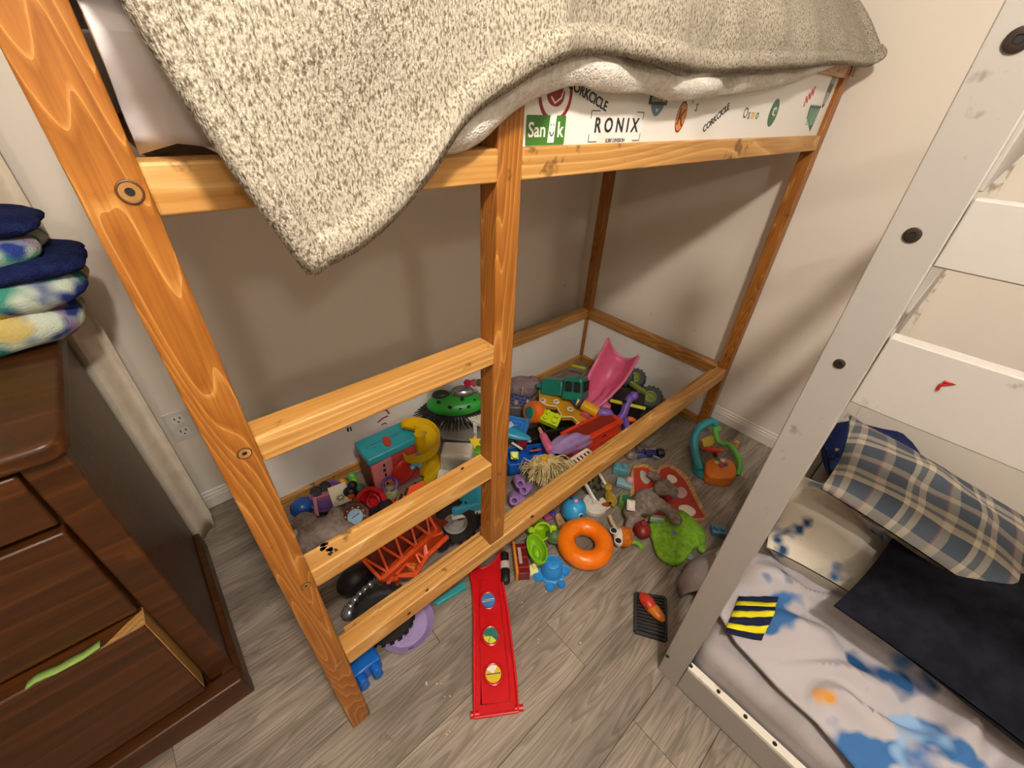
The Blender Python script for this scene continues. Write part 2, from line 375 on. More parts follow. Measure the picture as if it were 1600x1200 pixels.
for z0, z1 in ((0, .05), (.3315, .3885), (1.3584, 1.4064), (1.575, ZT-.003)):
    rx(0, XR, YB, z0, z1, 'back_rail')
    ry(XR, D, YB, z0, z1); ry(-W, D, YB, z0, z1)
for z0, z1 in ((.05, .3315), (1.4064, 1.575)):
    MB().box((0, YB+.016, z0), (XR, YB+.026, z1)).obj('panel', PANEL, bed)
    MB().box((XR+.02, D, z0), (XR+.03, YB, z1)).obj('panel', PANEL, bed)
    if z0 > 1: MB().box((-W+.02, D, z0), (-W+.03, YB, z1)).obj('panel', PANEL, bed)
    else: MB().box((-W+.02, D, z0), (-W+.03, YB, z1)).obj('panel', PANEL, bed)
fp = MB().box((.438+W, .016, 1.4064), (XR, .026, 1.575)).obj('panel', PANEL, bed)
for k in range(16):
    x = .03+k*.124; MB().box((x, D, 1.376), (x+.07, YB, 1.392)).obj('slat', WY, bed)
rx(0, XR, D, 1.358, 1.376, 'slat_ledge', .025); rx(0, XR, YB-.025, 1.358, 1.376, 'slat_ledge', .025)
# scribbles on the lower back panel
scr = MB()
for a, b, r in (((598, 640), (608, 646), .004), ((590, 660), (606, 650), .0035), ((596, 664), (604, 662), .003)):
    p, q = PY(*a, YB+.0155), PY(*b, YB+.0155); scr.tube([p, (p+q)/2+Vector((.004, 0, .006)), q], r, 6)
scr.obj('crayon_mark', plastic('#8c2f2b', .7), bed)
scr = MB()
for a, b, r in (((543, 668), (544, 674), .004), ((547, 667), (549, 673), .003)):
    p, q = PY(*a, YB+.0155), PY(*b, YB+.0155); scr.tube([p, q], r, 6)
scr.obj('crayon_mark', DARK, bed)
# bolt covers and bore holes on the front of the corner post
def boltcover(u, v, r, parent, style=0):
    c = PY(u, v, 0); mm = TR(c.x, -.0006, c.z, rx=90)
    o = MB(mm); o.tor((0, 0, 0), r, r*.14, 24, 8); o.mi = 1; o.lathe([(r*.9, -.001), (r*.9, .0012), (r*.42, .0014), (r*.38, -.001)], 24)
    o.mi = 2; o.lathe([(r*.36, 0), (r*.36, .0004)], 16)
    return o.obj('bolt_cover', [plastic('#5a3312', .5), RAWEDGE, DARK], parent)
boltcover(203, 300, .0095, pL); boltcover(382, 708, .0085, pL); boltcover(478, 915, .008, pL)
c = PY(530, 1037, -.0005); MB(TR(c.x, c.y, c.z, ry=-25)).box((-.008, -.0006, -.0022), (.008, .0005, .0022)).obj('chip', RAWEDGE, pL)
# dark scuffs where the finish is chipped
for (u, v, z), n in (((512, 855, .7285), 7), ((516, 864, .7285), 5)):
    q = MB()
    for i in range(n):
        p = P(u+random.uniform(-9, 9), v+random.uniform(-7, 7), z)
        q.prism([(p.x+random.uniform(.002, .008)*math.cos(a*1.05), p.y+random.uniform(.002, .006)*math.sin(a*1.05)) for a in range(6)], z-.0004, z+.0003)
    q.obj('chipped_patch', plastic('#2a1c10', .8), bed)
for u, v, z, rr in ((723, 732, .7285, .006), (640, 958, .389, .006), (768, 815, .389, .008), (832, 807, .389, .007), (668, 922, .389, .006)):
    p = P(u, v, z); MB().prism(smoothpoly([(p.x+rr*random.uniform(.6, 1.3)*math.cos(a), p.y+rr*.6*random.uniform(.6, 1.2)*math.sin(a)) for a in (0, 1, 2, 3, 4, 5)], 1), z-.0006, z+.0002).obj('chipped_patch', plastic('#3a2512', .8), bed)

# ---- stickers on the front guard panel (sub-parts of the panel) ----
YS = .0158
def SM(x, z, rot=0): return TR(x, YS, z, rx=90) @ TR(rz=rot)
RED, INK, WHT = plastic('#8e1f26', .45), plastic('#1d1c20', .5), plastic('#f4f3ef', .45)
q = MB(SM(.555, 1.4285)); q.prism(rrect(.094, .043, .002), 0, .0004); q.mi = 1
q.text('San', .030, TR(-.022, .0, .0006), bold=.0004); q.prism([(.004, -.018), (.020, -.018), (.023, .024), (.008, .026)], 0, .0007); q.text('k', .032, TR(.034, .0, .0006), bold=.0005)
q.mi = 2; q.tube([(.008+.010*i/6, -.002-.006*math.sin(math.pi*i/6), .001) for i in range(7)], .0009, 5); q.sph((.010, .008, .0008), .0011, n=8); q.sph((.017, .008, .0008), .0011, n=8)
q.obj('sticker', [plastic('#3f7a2c', .45), WHT, INK], fp)['label'] = 'green rectangular sticker with white lettering'
q = MB(SM(.572, 1.480)); q.tor((0, 0, 0), .037, .0035, 40, 6, sq=.12); q.prism(smoothpoly([(-.02, .03), (.012, .026), (.024, -.004), (.008, -.02), (-.018, -.014), (-.024, .008)], 2), 0, .0005)
q.mi = 1; q.tube([(-.012, -.004, .0006), (-.002, -.013, .0006), (.012, -.006, .0006), (.018, .008, .0006)], .0016, 5)
q.obj('sticker', [RED, WHT], fp)['label'] = 'dark red ring logo sticker'
MB(SM(.655, 1.480, -16)).text('CORKCICLE', .0215, TR(0, 0, .0002), bold=.0004).obj('sticker', INK, fp)['label'] = 'black lettering slanting down'
q = MB(SM(.752, 1.434)); q.prism(rrect(.172, .056, .001), 0, .0002); q.mi = 1
q.text('R O N I X', .033, TR(0, .001, .0004), bold=.0008); q.text('SURF DIVISION', .0095, TR(0, -.0235, .0004), bold=.0001)
for sx in (-1, 1):
    for sy in (-1, 1):
        q.box((min(sx*.083, sx*.058), sy*.0245-.0008, .0002), (max(sx*.083, sx*.058), sy*.0245+.0008, .0005)); q.box((sx*.083-.0008, min(sy*.0245, sy*.012), .0002), (sx*.083+.0008, max(sy*.0245, sy*.012), .0005))
q.obj('sticker', [plastic('#f1f0ee', .4), plastic('#26262b', .5)], fp)['label'] = 'white rectangular sticker with spaced dark capitals and corner brackets'
q = MB(SM(.880, 1.478)); q.prism(smoothpoly([(-.026, .002), (.026, .002), (.022, -.014), (.006, -.026), (-.006, -.026), (-.022, -.014)], 1), 0, .0003); q.mi = 1; q.box((-.034, -.006, 0), (.034, .012, .0005)); q.mi = 2; q.text('QUEEN BEE', .0105, TR(0, .003, .0006)); q.text('w', .012, TR(0, -.014, .0004))
q.obj('sticker', [plastic('#5f7f96', .45), plastic('#273440', .45), WHT], fp)['label'] = 'dark blue banner badge sticker'
q = MB(SM(.985, 1.452, -8)); q.lathe([(.0001, .0002), (.024, .0002), (.024, 0)], 28, Matrix.Diagonal((.85, 1.25, 1, 1))); q.mi = 1; q.tor((0, 0, .0002), .0225, .0016, 28, 6, Matrix.Diagonal((.85, 1.25, .2, 1))); q.text('K', .044, TR(0, -.002, .0004), bold=.0006)
q.obj('sticker', [plastic('#d9913a', .45), plastic('#7a2f1e', .5)], fp)['label'] = 'orange oval sticker with a dark letter'
q = MB(SM(1.035, 1.474, -10)); q.text('I', .014, TR(-.014, .006, .0002)); q.text('S', .022, TR(.01, -.002, .0002)); q.obj('sticker', plastic('#5c574a', .5), fp)['label'] = 'small dark letters'
MB(SM(1.155, 1.452, 26)).text('CORKCICLE', .0215, TR(0, 0, .0002), bold=.0004).obj('sticker', INK, fp)['label'] = 'black lettering slanting up'
q = MB(SM(1.352, 1.462))
for i, ch in enumerate('Osmo'):
    q.mi = i; q.text(ch, .034, TR((-.036, -.011, .014, .044)[i], 0 if i else .002, .0002), bold=.0003)
q.obj('sticker', [plastic('#8a4a38', .5), plastic('#41607a', .5), plastic('#d0a23a', .5), plastic('#4c7a52', .5)], fp)['label'] = 'sticker word in four colours'
q = MB(SM(1.505, 1.468)); q.lathe([(.0001, .0003), (.03, .0003), (.03, 0)], 28, Matrix.Diagonal((1, 1.15, 1, 1))); q.mi = 1; q.tube([(.012, .006, .0005), (.004, .013, .0005), (-.006, .008, .0005), (-.006, -.004, .0005), (.004, -.008, .0005), (.010, -.004, .0005)], .0024, 5)
q.obj('sticker', [plastic('#3d6b50', .45), plastic('#bfe0c4', .5)], fp)['label'] = 'green oval sticker with pale curl'
q = MB(SM(1.752, 1.515, 35))
for i in range(3): q.tube([(-.03+.018*i, -.012, .0003), (-.02+.018*i, .014, .0003), (-.012+.018*i, -.01, .0003), (-.004+.018*i, .012, .0003)], .0022, 5)
q.obj('sticker', plastic('#c2665c', .55), fp)['label'] = 'red scribble sticker'
q = MB(SM(1.85, 1.458)); q.prism([(-.055, .03)]+[(-.055+.011*i, .034+.004*(i % 2)) for i in range(11)]+[(.055, .03), (.04, -.04), (.028, -.034), (-.045, .0)], 0, .0003)
q.mi = 1
for i in range(5): q.tube([(-.04+.02*i, .028, .0005), (-.028+.014*i, -.02, .0005)], .0018, 5)
q.obj('sticker', [plastic('#2f5b4b', .45), plastic('#8fb39a', .5)], fp)['label'] = 'dark green fan shaped sticker'
q = MB(SM(1.925, 1.545, -4)); q.lathe([(.0001, .0003), (.03, .0003), (.03, 0)], 28, Matrix.Diagonal((.8, 1.9, 1, 1))); q.mi = 1
for sx in (-1, 0, 1):
    for sy in (-1, 1): q.box((sx*.012-.002, min(sy*.012, sy*.046), .0003), (sx*.012+.002, max(sy*.012, sy*.046), .0006))
q.obj('sticker', [plastic('#59605c', .45), plastic('#d9ddd6', .5)], fp)['label'] = 'grey surfboard shaped sticker'

# ---------------- mattress and covers on the loft bed ----------------
rows = []
for j in range(29):
    t = j/28; row = []
    for i in range(61):
        x = .006+i/60*(XR-.012)
        if t < .5: z = 1.41+.15*min(t*3, 1)*1.0; y = .035-.035*math.sin(min(t*3, 1)*math.pi)+max(0, t-.333)*1.2
        else: z = 1.56; y = .26+(t-.5)*1.2
        n = noise(x*16, z*13, y*4)*.03+noise(x*7+z*12, z*15, 3)*.035
        k = 1 if x < .40 else 0; row.append(Vector((x, max(y-n*(1 if t < .4 else 0), -.02) if k else max(y, .06), z+n*.6+.012*math.sin(x*9))))
    rows.append(row)
tag(MB().grid(rows).obj('mattress', SHEET, solid=.01, off=-1), 'mattress under a rumpled pale sheet on the loft bed', 'mattress')
pts_h = [(480, 420), (506, 402), (572, 372), (620, 332), (655, 289), (686, 241), (716, 192), (747, 162), (812, 118), (843, 92), (896, 79), (962, 79), (989, 87), (1051, 104), (1109, 109), (1168, 107), (1245, 103), (1311, 97), (1350, 104), (1376, 96), (1392, 86)]
def yh(u): return -.064+.018*max(0, min(1, (u-480)/420))
bot = [PY(u, v, yh(u)) if u < 1330 else PX(u, v, 2.0+.035*(u-1330)/62) for u, v in pts_h]
bot = smoothpoly([tuple(p) for p in bot], 2, False)
def lerpline(L, s):
    # arc length parametrised
    d = [0]
    for a, b in zip(L, L[1:]): d.append(d[-1]+(Vector(b)-Vector(a)).length)
    t = s*d[-1]
    for i in range(len(d)-1):
        if d[i+1] >= t:
            k = (t-d[i])/max(1e-9, d[i+1]-d[i]); return Vector(L[i]).lerp(Vector(L[i+1]), k)
    return Vector(L[-1])
def hpt(s, t, extra=0):
    b = lerpline(bot, s)
    if t <= 1:
        ztop = 1.90; z = b.z+(ztop-b.z)*t; dz = z-b.z
        xl = b.x+(-.45*dz+.42*dz*dz); xr = b.x+(2.045-b.x)*max(t, 0)**1.5
        k = min(1, s*2.2); x = xl*(1-k)+(xl+( -.0+ (b.x+.0)-xl))*k if s < .9 else (b.x*(1-(s-.9)*10)+xr*(s-.9)*10)
        y = b.y*(1-max(0, (z-1.60)/.3)) + max(0, (z-1.62))**1.5*1.6
        f = noise(x*7, z*5, 1.3)*.018+noise(x*17, z*9, 4)*.006+.006*math.sin(x*26+z*9)*min(1, t*4)
        fold = .016*math.exp(-((x-.47-(z-1.5)*.25)/.03)**2)*max(0, 1-abs(z-1.53)/.14)
        return Vector((x, y-f-fold-extra, z))
    return Vector((lerpline(bot, s).x*.96+.02, 0, 0))
rows = []
for j in range(46): rows.append([hpt(i/160, j/45) for i in range(161)])
top = rows[-1]
for j in range(1, 9):
    rows.append([Vector((p.x, p.y+.07*j, p.z-.012*j-.02*(j > 3)*(j-3)*.5)) for p in top])
bl = tag(MB().grid(rows).obj('knit_blanket', HEATHER, solid=.012), 'heather beige knit blanket hanging over the side of the loft bed', 'blanket')
# hem bands along the lower and the left edge
q = []
for j in range(4):
    row = []
    for i in range(161):
        s = i/160; b = lerpline(bot, s); hh = 1.90-b.z
        row.append(hpt(s, (-.003+.0105*j)/hh, .013 if 0 < j < 3 else .006))
    q.append(row)
MB().grid(q).obj('hem', HEATHER, bl, solid=.009)
q = []
for j in range(46):
    t = j/45; a = hpt(0, t); b = hpt(.012, t); d = Vector((1, 0, .25)).normalized()
    q.append([a+d*(.0095*k-.004)+Vector((0, -.012 if k in (1, 2) else -.006, 0)) for k in range(4)])
MB().grid(q).obj('hem', HEATHER, bl, solid=.008)
q = MB(); c = PX(1336, 104, 2.03); q.raw([c+Vector(v) for v in ((-.012, -.004, .02), (.012, -.004, .022), (.012, -.004, -.028), (-.012, -.004, -.03))], [(0, 1, 2, 3)]); q.obj('care_tag', fabric('tag_cloth', '#9a8468', bump=.05), bl, solid=.0015)
# white fleece layer below it
pts_f = [(640, 214), (694, 238), (725, 233), (755, 216), (782, 189), (819, 158), (869, 136), (908, 127), (927, 137), (981, 144), (1008, 140), (1051, 157), (1109, 151), (1167, 143), (1225, 133), (1264, 118), (1300, 102)]
fb = smoothpoly([tuple(PY(u, v, -.022)) for u, v in pts_f], 2, False)
rows = []
for j in range(30):
    row = []
    for i in range(131):
        s = i/130; b = lerpline(fb, s); t = j/29; z = b.z+(min(1.62, b.z+.11)-b.z)*t
        f = noise(b.x*9, z*8, 7.7)*.014*min(1, t*3+.3)+.007*math.sin(b.x*34+z*20)*min(1, t*3)
        y = -.016-.016*math.sin(min(1, t*2.2)*math.pi)-f*.6
        row.append(Vector((b.x, max(-.034, min(y, -.012)) if t < .3 else max(-.026, min(y, -.012)), z)))
    rows.append(row)
tag(MB().grid(rows).obj('fleece_blanket', FLEECE, solid=.011), 'white fleece blanket tucked beneath the beige knit blanket over the sticker panel', 'blanket')

# ---------------- grey white bed ----------------
gx, gy = .735, -.483
gb = thing('white_bed', 'scuffed white painted bunk bed with flat ladder boards and dark bolts', 'bed', (0, 0, 0))
GP, GH = .064, 1.80
SH = Matrix(((1, 0, 0, 0), (0, 1, .0166, 0), (0, 0, 1, 0), (0, 0, 0, 1)))
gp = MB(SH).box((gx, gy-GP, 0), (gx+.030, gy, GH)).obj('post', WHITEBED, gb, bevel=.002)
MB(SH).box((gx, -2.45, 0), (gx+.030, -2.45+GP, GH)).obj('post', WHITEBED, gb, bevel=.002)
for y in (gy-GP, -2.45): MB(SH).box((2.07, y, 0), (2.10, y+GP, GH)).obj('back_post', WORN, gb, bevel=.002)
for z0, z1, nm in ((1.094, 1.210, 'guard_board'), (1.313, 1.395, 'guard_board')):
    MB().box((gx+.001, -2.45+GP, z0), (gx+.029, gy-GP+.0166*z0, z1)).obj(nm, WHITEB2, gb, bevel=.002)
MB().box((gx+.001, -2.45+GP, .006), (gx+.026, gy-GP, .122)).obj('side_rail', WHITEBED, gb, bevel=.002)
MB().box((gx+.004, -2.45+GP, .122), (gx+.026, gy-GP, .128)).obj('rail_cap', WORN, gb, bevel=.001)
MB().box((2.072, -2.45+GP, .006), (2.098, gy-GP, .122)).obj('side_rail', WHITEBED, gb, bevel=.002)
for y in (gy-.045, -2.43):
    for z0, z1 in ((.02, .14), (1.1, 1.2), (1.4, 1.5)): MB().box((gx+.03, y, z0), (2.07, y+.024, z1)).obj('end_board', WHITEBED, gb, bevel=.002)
for u, v, r in ((1592, 62, .0115), (1426, 367, .0095), (1312, 568, .0078), (1043, 1025, .006)):
    c = PX(u, v, gx); q = MB(TR(gx-.0002, c.y, c.z, ry=-90)); q.lathe([(r, 0), (r, .0015), (r*.85, .0022), (r*.4, .0022), (r*.36, .0008), (.0001, .0008)], 20)
    q.mi = 1; q.lathe([(r*.34, .001), (r*.34, .0012)], 6); q.obj('bolt', [DMETAL, DARK], gp)
for u, v in ((1078, 1043), (1121, 1083), (1162, 1125), (1207, 1170)):
    c = P(u, v, .1285); q = MB(TR(gx+.014, c.y, .1280)); q.lathe([(.0055, 0), (.0055, .001), (.002, .0008)], 14); q.obj('screw', DMETAL, gb)
q = MB(); c = PX(1478, 607, gx)
q.tube([Vector((gx+.0005, c.y+.006, c.z+.008)), Vector((gx+.0005, c.y-.004, c.z+.010)), Vector((gx+.0005, c.y+.007, c.z+.002)), Vector((gx+.0005, c.y+.006, c.z-.006))], .0022, 6)
q.obj('paint_mark', plastic('#a11a1c', .5), gb)

# ---- bedding on the white bed ----
GREY = fabric('grey_sheet', '#aaa5a6', '#9d9899', scale=10, bump=.08)
tag(MB().box((gx+.035, -2.40, .03), (2.065, gy-.05, .215)).obj('lower_mattress', GREY, bevel=.045, seg=5), 'grey sheeted mattress inside the white bed frame', 'mattress')
QUILT = splotch('printed_quilt', '#b9b4b9', [('#3f6ea6', 1, .575), ('#24507f', 2, .62), ('#8fb3da', 3, .63), ('#d99a3c', 5, .65), ('#b8434a', 11, .68)], 6.5)
def cloth(name, edge0, edge1, n, m, fz, mat, solid=.012, seed=0):
    rows = []
    for j in range(m+1):
        t = j/m; row = []
        for i in range(n+1):
            s = i/n; a = lerpline(edge0, s); b = lerpline(edge1, s); p = a.lerp(b, t); row.append(Vector((p.x, p.y, fz(p.x, p.y, s, t))))
        rows.append(row)
    return MB().grid(rows).obj(name, mat, solid=solid)
e0 = [tuple(P(*a)) for a in ((1098, 905, .10), (1112, 948, .24), (1150, 1005, .25), (1215, 1075, .25), (1275, 1130, .25), (1330, 1195, .25), (1375, 1260, .25), (1420, 1330, .25))]
e1 = [(1.48, -.52, .3), (1.60, -.70, .3), (1.62, -.95, .3), (1.60, -1.2, .3), (1.60, -1.45, .3)]
def qz(x, y, s, t):
    w_ = noise(x*3.5, y*3.5, 1)*6+noise(x*8, y*8, 4)*1.5
    r1 = (.5+.5*math.sin((x*1.0-y*.6)*24+w_*1.6))**2.5; r2 = (.5+.5*math.sin((x*.5+y*1.1)*36-w_*1.6))**2.5
    f = noise(x*5, y*5, 2)*.05+r1*.045+r2*.022-.025
    base = .255+.12*math.sin(min(1, t*1.3)*math.pi/2)
    e = min(1, t*6)
    return base*e+(.232)*(1-e)+f*e*.9+.02
qo = tag(cloth('quilt', e0, e1, 110, 100, qz, QUILT), 'rumpled grey quilt with blue blotches piled on the white bed', 'quilt')
# striped patch printed on the quilt: navy and yellow bands
def qsurf(x, y):
    best = None
    for v in qo.data.vertices:
        d = (v.co.x-x)**2+(v.co.y-y)**2
        if best is None or d < best[0]: best = (d, v.co.z)
    return best[1]
ang = 0
c0, c1 = P(1205, 905, .40), P(1180, 970, .36)
for k in range(7):
    a = c0.lerp(c1, k/7); b = c0.lerp(c1, (k+1)/7); side = (c1-c0).cross(Vector((0, 0, 1))).normalized()*.042+(c1-c0).normalized()*.02
    rows = []
    for p in (a, a.lerp(b, .33), a.lerp(b, .66), b):
        rows.append([Vector(((p+side*w_).x, (p+side*w_).y, qsurf((p+side*w_).x, (p+side*w_).y)+.015)) for w_ in (-1, -.6, -.3, 0, .3, .6, 1)])
    MB().grid(rows).obj('stripe', fabric('stripe_navy', '#1f2440', bump=.05) if k % 2 == 0 else fabric('stripe_yellow', '#e6dc2c', bump=.05), qo, solid=.002)
# grey cloth corner slumping off the end of the bed onto the floor
e0 = [tuple(P(*a)) for a in ((1064, 935, .01), (1058, 910, .02), (1075, 880, .03), (1115, 862, .03))]
e1 = [(.93, -.56, .22), (1.0, -.57, .22), (1.08, -.57, .22), (1.16, -.57, .22)]
def gz(x, y, s, t): return .02+.24*min(1, t*1.4)**.7+.02*noise(x*14, y*14, 3)+.008*math.sin(x*60)*t
tag(cloth('grey_blanket', e0, e1, 24, 20, gz, GREY), 'grey blanket corner slumping over the end of the white bed to the floor', 'blanket')
def pillow(name, label, cx, cy, cz, w, h, t, rot, mat, n=22, cat='pillow', sag=0):
    top = []; botm = []
    for j in range(n+1):
        ra = []; rb = []
        for i in range(n+1):
            u, v = i/n*2-1, j/n*2-1
            k = (max(0, 1-abs(u)**2.2)*max(0, 1-abs(v)**2.2))**.62
            pin = 1-.07*(1-abs(v)**2)*abs(u)**3; pin2 = 1-.07*(1-abs(u)**2)*abs(v)**3
            f = noise(u*2.2+cx*9, v*2.2, cz*5)*.25+noise(u*6, v*6, cx)*.07
            x, y = u*w/2*pin, v*h/2*pin2
            ra.append(Vector((x, y, t/2*k*(1+f)-sag*u*u*.03))); rb.append(Vector((x, y, -t/2*k*(1-f*.5)-sag*u*u*.03-.004)))
        top.append(ra); botm.append(rb[::-1])
    b = MB(); b.grid(top); b.grid(botm); bmesh.ops.remove_doubles(b.bm, verts=b.bm.verts, dist=.0001)
    o = b.obj(name, mat, ang=60); o.location = (cx, cy, cz); o.rotation_euler = [R(a) for a in rot]; return tag(o, label, cat)
def plaid():
    m, N, L, b = newmat('plaid_cloth', .95, 0, .1); tc = N.new('ShaderNodeTexCoord'); sp = N.new('ShaderNodeSeparateXYZ'); L.new(tc.outputs['Object'], sp.inputs[0])
    def bands(out, f, stops):
        mu = N.new('ShaderNodeMath'); mu.operation = 'MULTIPLY'; mu.inputs[1].default_value = f; L.new(out, mu.inputs[0])
        fr = N.new('ShaderNodeMath'); fr.operation = 'FRACT'; L.new(mu.outputs[0], fr.inputs[0]); cr = N.new('ShaderNodeValToRGB'); cr.color_ramp.interpolation = 'CONSTANT'
        e = cr.color_ramp.elements; e[0].position = 0; e[0].color = srgb(stops[0][1]); e[1].position = stops[1][0]; e[1].color = srgb(stops[1][1])
        for p, h in stops[2:]: k = e.new(p); k.color = srgb(h)
        L.new(fr.outputs[0], cr.inputs[0]); return cr.outputs[0]
    c1 = bands(sp.outputs[1], 6.5, [(0, '#3d4653'), (.30, '#b0a490'), (.42, '#5d6068'), (.50, '#a39a8a'), (.62, '#46505e'), (.86, '#8c5a5c'), (.89, '#8f8a80')])
    c2 = bands(sp.outputs[0], 6.5, [(0, '#4d5560'), (.28, '#c3b8a4'), (.36, '#6d6f74'), (.46, '#bdb29e'), (.56, '#59616c'), (.84, '#9a6a68'), (.87, '#a29b8e')])
    mx = N.new('ShaderNodeMix'); mx.data_type = 'RGBA'; mx.inputs[0].default_value = .42; L.new(c1, mx.inputs[6]); L.new(c2, mx.inputs[7]); L.new(mx.outputs[2], b.inputs['Base Color']); return m
NAVY = fabric('charcoal_cloth', '#1d1f28', '#16171e', scale=30, bump=.15)
pillow('floor_cushion', 'large charcoal black cushion lying across the quilt', 1.27, -1.13, .475, .72, .78, .22, (4, -3, -4), NAVY)
pc_ = P(1465, 800, .60)
pillow('plaid_pillow', 'blue and beige plaid pillow resting on the charcoal cushion', pc_.x, pc_.y, .60, .54, .36, .13, (8, 14, -82), plaid())
SPL = splotch('splattered_cloth', '#d6cfc0', [('#3d6fae', 4, .58), ('#23436f', 6, .64), ('#3a3128', 8, .69)], 8)
pc_ = P(1290, 826, .38)
pillow('splattered_pillow', 'cream pillow with blue paint like splashes under the plaid pillow', pc_.x, pc_.y, .36, .38, .42, .24, (-4, 14, -70), SPL)
NB = splotch('navy_print', '#1c2a5e', [('#2e4a94', 2, .60), ('#e2d44a', 9, .69), ('#8fa6d0', 5, .71)], 14)
pillow('navy_bundle', 'navy blanket bundle with small yellow marks by the wall', 1.86, -.66, .34, .42, .34, .26, (0, 10, 20), NB, cat='blanket')
# ---------------- curtain ----------------
ct = thing('curtain', 'cream curtain hanging behind the dark dresser', 'curtain', (0, 0, 0))
rows = []
for j in range(31):
    t = j/30; z = .012+t*2.21; row = []
    for i in range(91):
        s = i/90; x = -.178-.66*s; 
        a = .022*(1-.3*t); y = .955+a*math.sin(s*46+.6)+.01*noise(s*5, t*3, 1)
        if t < .03: x -= (.03-t)*.3*(1-s)
        row.append(Vector((x, y, z)))
    rows.append(row)
MB().grid(rows).obj('curtain_panel', fabric('cream_curtain', '#d9cfbd', '#cfc4b1', scale=20, bump=.15), ct, solid=.006)
MB().cyl((-1.6, .955, 2.24), (-.12, .955, 2.24), .011).sph((-.11, .955, 2.24), .018).obj('curtain_rod', METAL, ct)
for x in (-1.5, -.2): MB().bar((x, .955, 2.24), (x, Y1, 2.24), .012).box((x-.012, Y1-.004, 2.215), (x+.012, Y1, 2.265)).obj('bracket', METAL, ct)
# ---------------- dresser ----------------
dr = thing('dresser', 'dark brown stained wooden dresser with chipped drawer edges', 'dresser', (-.70, .58, 0))
def dbx(a, b, name, mat=BROWN, par=dr, bev=.004, seg=2): return MB().box([a[i]-(dr.location[i] if par == dr else 0) for i in range(3)], [b[i]-(dr.location[i] if par == dr else 0) for i in range(3)]).obj(name, mat, par, bevel=bev, seg=seg)
DX0, DX1, DY0, DY1 = -1.16, -.248, .335, .90
dbx((DX0, DY0+.02, .03), (DX1, DY1, .935), 'carcass')
for xa, xb in ((DX0, DX0+.055), (DX1-.058, DX1+.002)): dbx((xa, DY0, .03), (xb, DY0+.03, .935), 'stile')
tp = MB(TR(-dr.location.x, -dr.location.y, 0)); tp.prism(rrect(DX1-DX0+.03, DY1-DY0+.03, .035, 6, (DX0+DX1)/2, (DY0+DY1)/2-.004), .935, .972); tp.obj('top', BROWN, dr, bevel=.010, seg=4)
pl = MB(TR(-dr.location.x, -dr.location.y, 0))
outline = [(DX0-.01, .095), (DX0-.01, .0), (DX0+.10, .0)]+[(DX0+.10+.62*i/10, .028*math.sin(math.pi*i/10)**.5) for i in range(1, 10)]+[(DX1-.11, 0), (DX1+.02, 0), (DX1+.012, .095)]
pl.prism(outline, 0, .05, TR(0, DY0-.01, 0, rx=90)); pl.box((DX1-.03, DY0-.03, 0), (DX1+.018, DY1, .09), None, .97, 1)
pl.box((DX0-.01, DY0-.03, 0), (DX0+.03, DY1, .09)); pl.obj('plinth', BROWN, dr, bevel=.006, seg=3)
for k, (z0, z1, pr) in enumerate(((.80, .925, 0), (.50, .785, .006), (.115, .478, .03))):
    b = dbx((DX0+.06, DY0-.008-pr, z0), (DX1-.062, DY0+.02, z1), 'drawer', bev=.005)
    if k == 2:
        MB(TR(-dr.location.x, -dr.location.y, 0)).box((DX1-.0625, DY0-.006-pr, z0+.02), (DX1-.0605, DY0+.012, z1)).obj('raw_edge', RAWEDGE, b)
        MB(TR(-dr.location.x, -dr.location.y, 0)).prism([(DX1-.13, DY0-.036), (DX1-.062, DY0-.037), (DX1-.062, DY0+.004), (DX1-.09, DY0-.01)], z1-.001, z1+.0012).obj('raw_edge', RAWEDGE, b)
tag(MB(TR(DX1-.19, DY0-.03, .4785)).grid([[Vector((.11*i/8-.055, .010-.012*j+.003*math.sin(i), .004*j+.002*math.sin(i*1.7))) for i in range(9)] for j in range(3)]).obj('green_cloth', fabric('lime_cloth', '#8fae5c', bump=.1), solid=.004), 'light green cloth poking out above the lowest dresser drawer', 'cloth')
# ---------------- plush blanket on the dresser ----------------
PL1 = splotch('plush_print', '#c9d6c6', [('#3d8f80', 1, .50), ('#2c3f8a', 3, .57), ('#cdbb72', 5, .57), ('#9b6f8c', 8, .62)], 7, bump=.9)
PNV = fabric('plush_navy', '#1f2a58', '#18204a', scale=40, bump=.9, bscale=220, dist=.006)
tb = thing('plush_blanket', 'folded plush blanket in navy, teal and cream on top of the dresser', 'blanket', (-.37, .795, .973))
for k, (z, w_, d_, th, mt, dx, dy) in enumerate(((.0, .40, .22, .10, PL1, .0, 0), (.075, .45, .24, .09, PL1, .01, .0), (.14, .48, .25, .055, PNV, .015, .0), (.17, .42, .23, .075, PL1, -.01, .0), (.225, .44, .23, .05, PNV, -.005, .0))):
    q = MB(TR(dx, dy, z+th/2)); rows = []
    nn = 40
    for i in range(13):
        f = math.sin(math.pi*i/12)**.45 if 0 < i < 12 else .02; zz = -th/2*math.cos(math.pi*i/12)
        row = []
        for j in range(nn):
            a = 2*math.pi*j/nn; c_, s_ = math.cos(a), math.sin(a)
            r_ = 1/((abs(c_)**5+abs(s_)**5)**.2)
            nzv = 1+.06*noise(c_*2.1+k*3, s_*2.1, zz*20)
            row.append(Vector((w_/2*r_*c_*f*nzv, d_/2*r_*s_*f*nzv, zz+.008*noise(c_*3*f, s_*3*f, k*2.2))))
        rows.append(row)
    q.grid(rows, closed=True); q.obj('fold', mt, tb, ang=180)
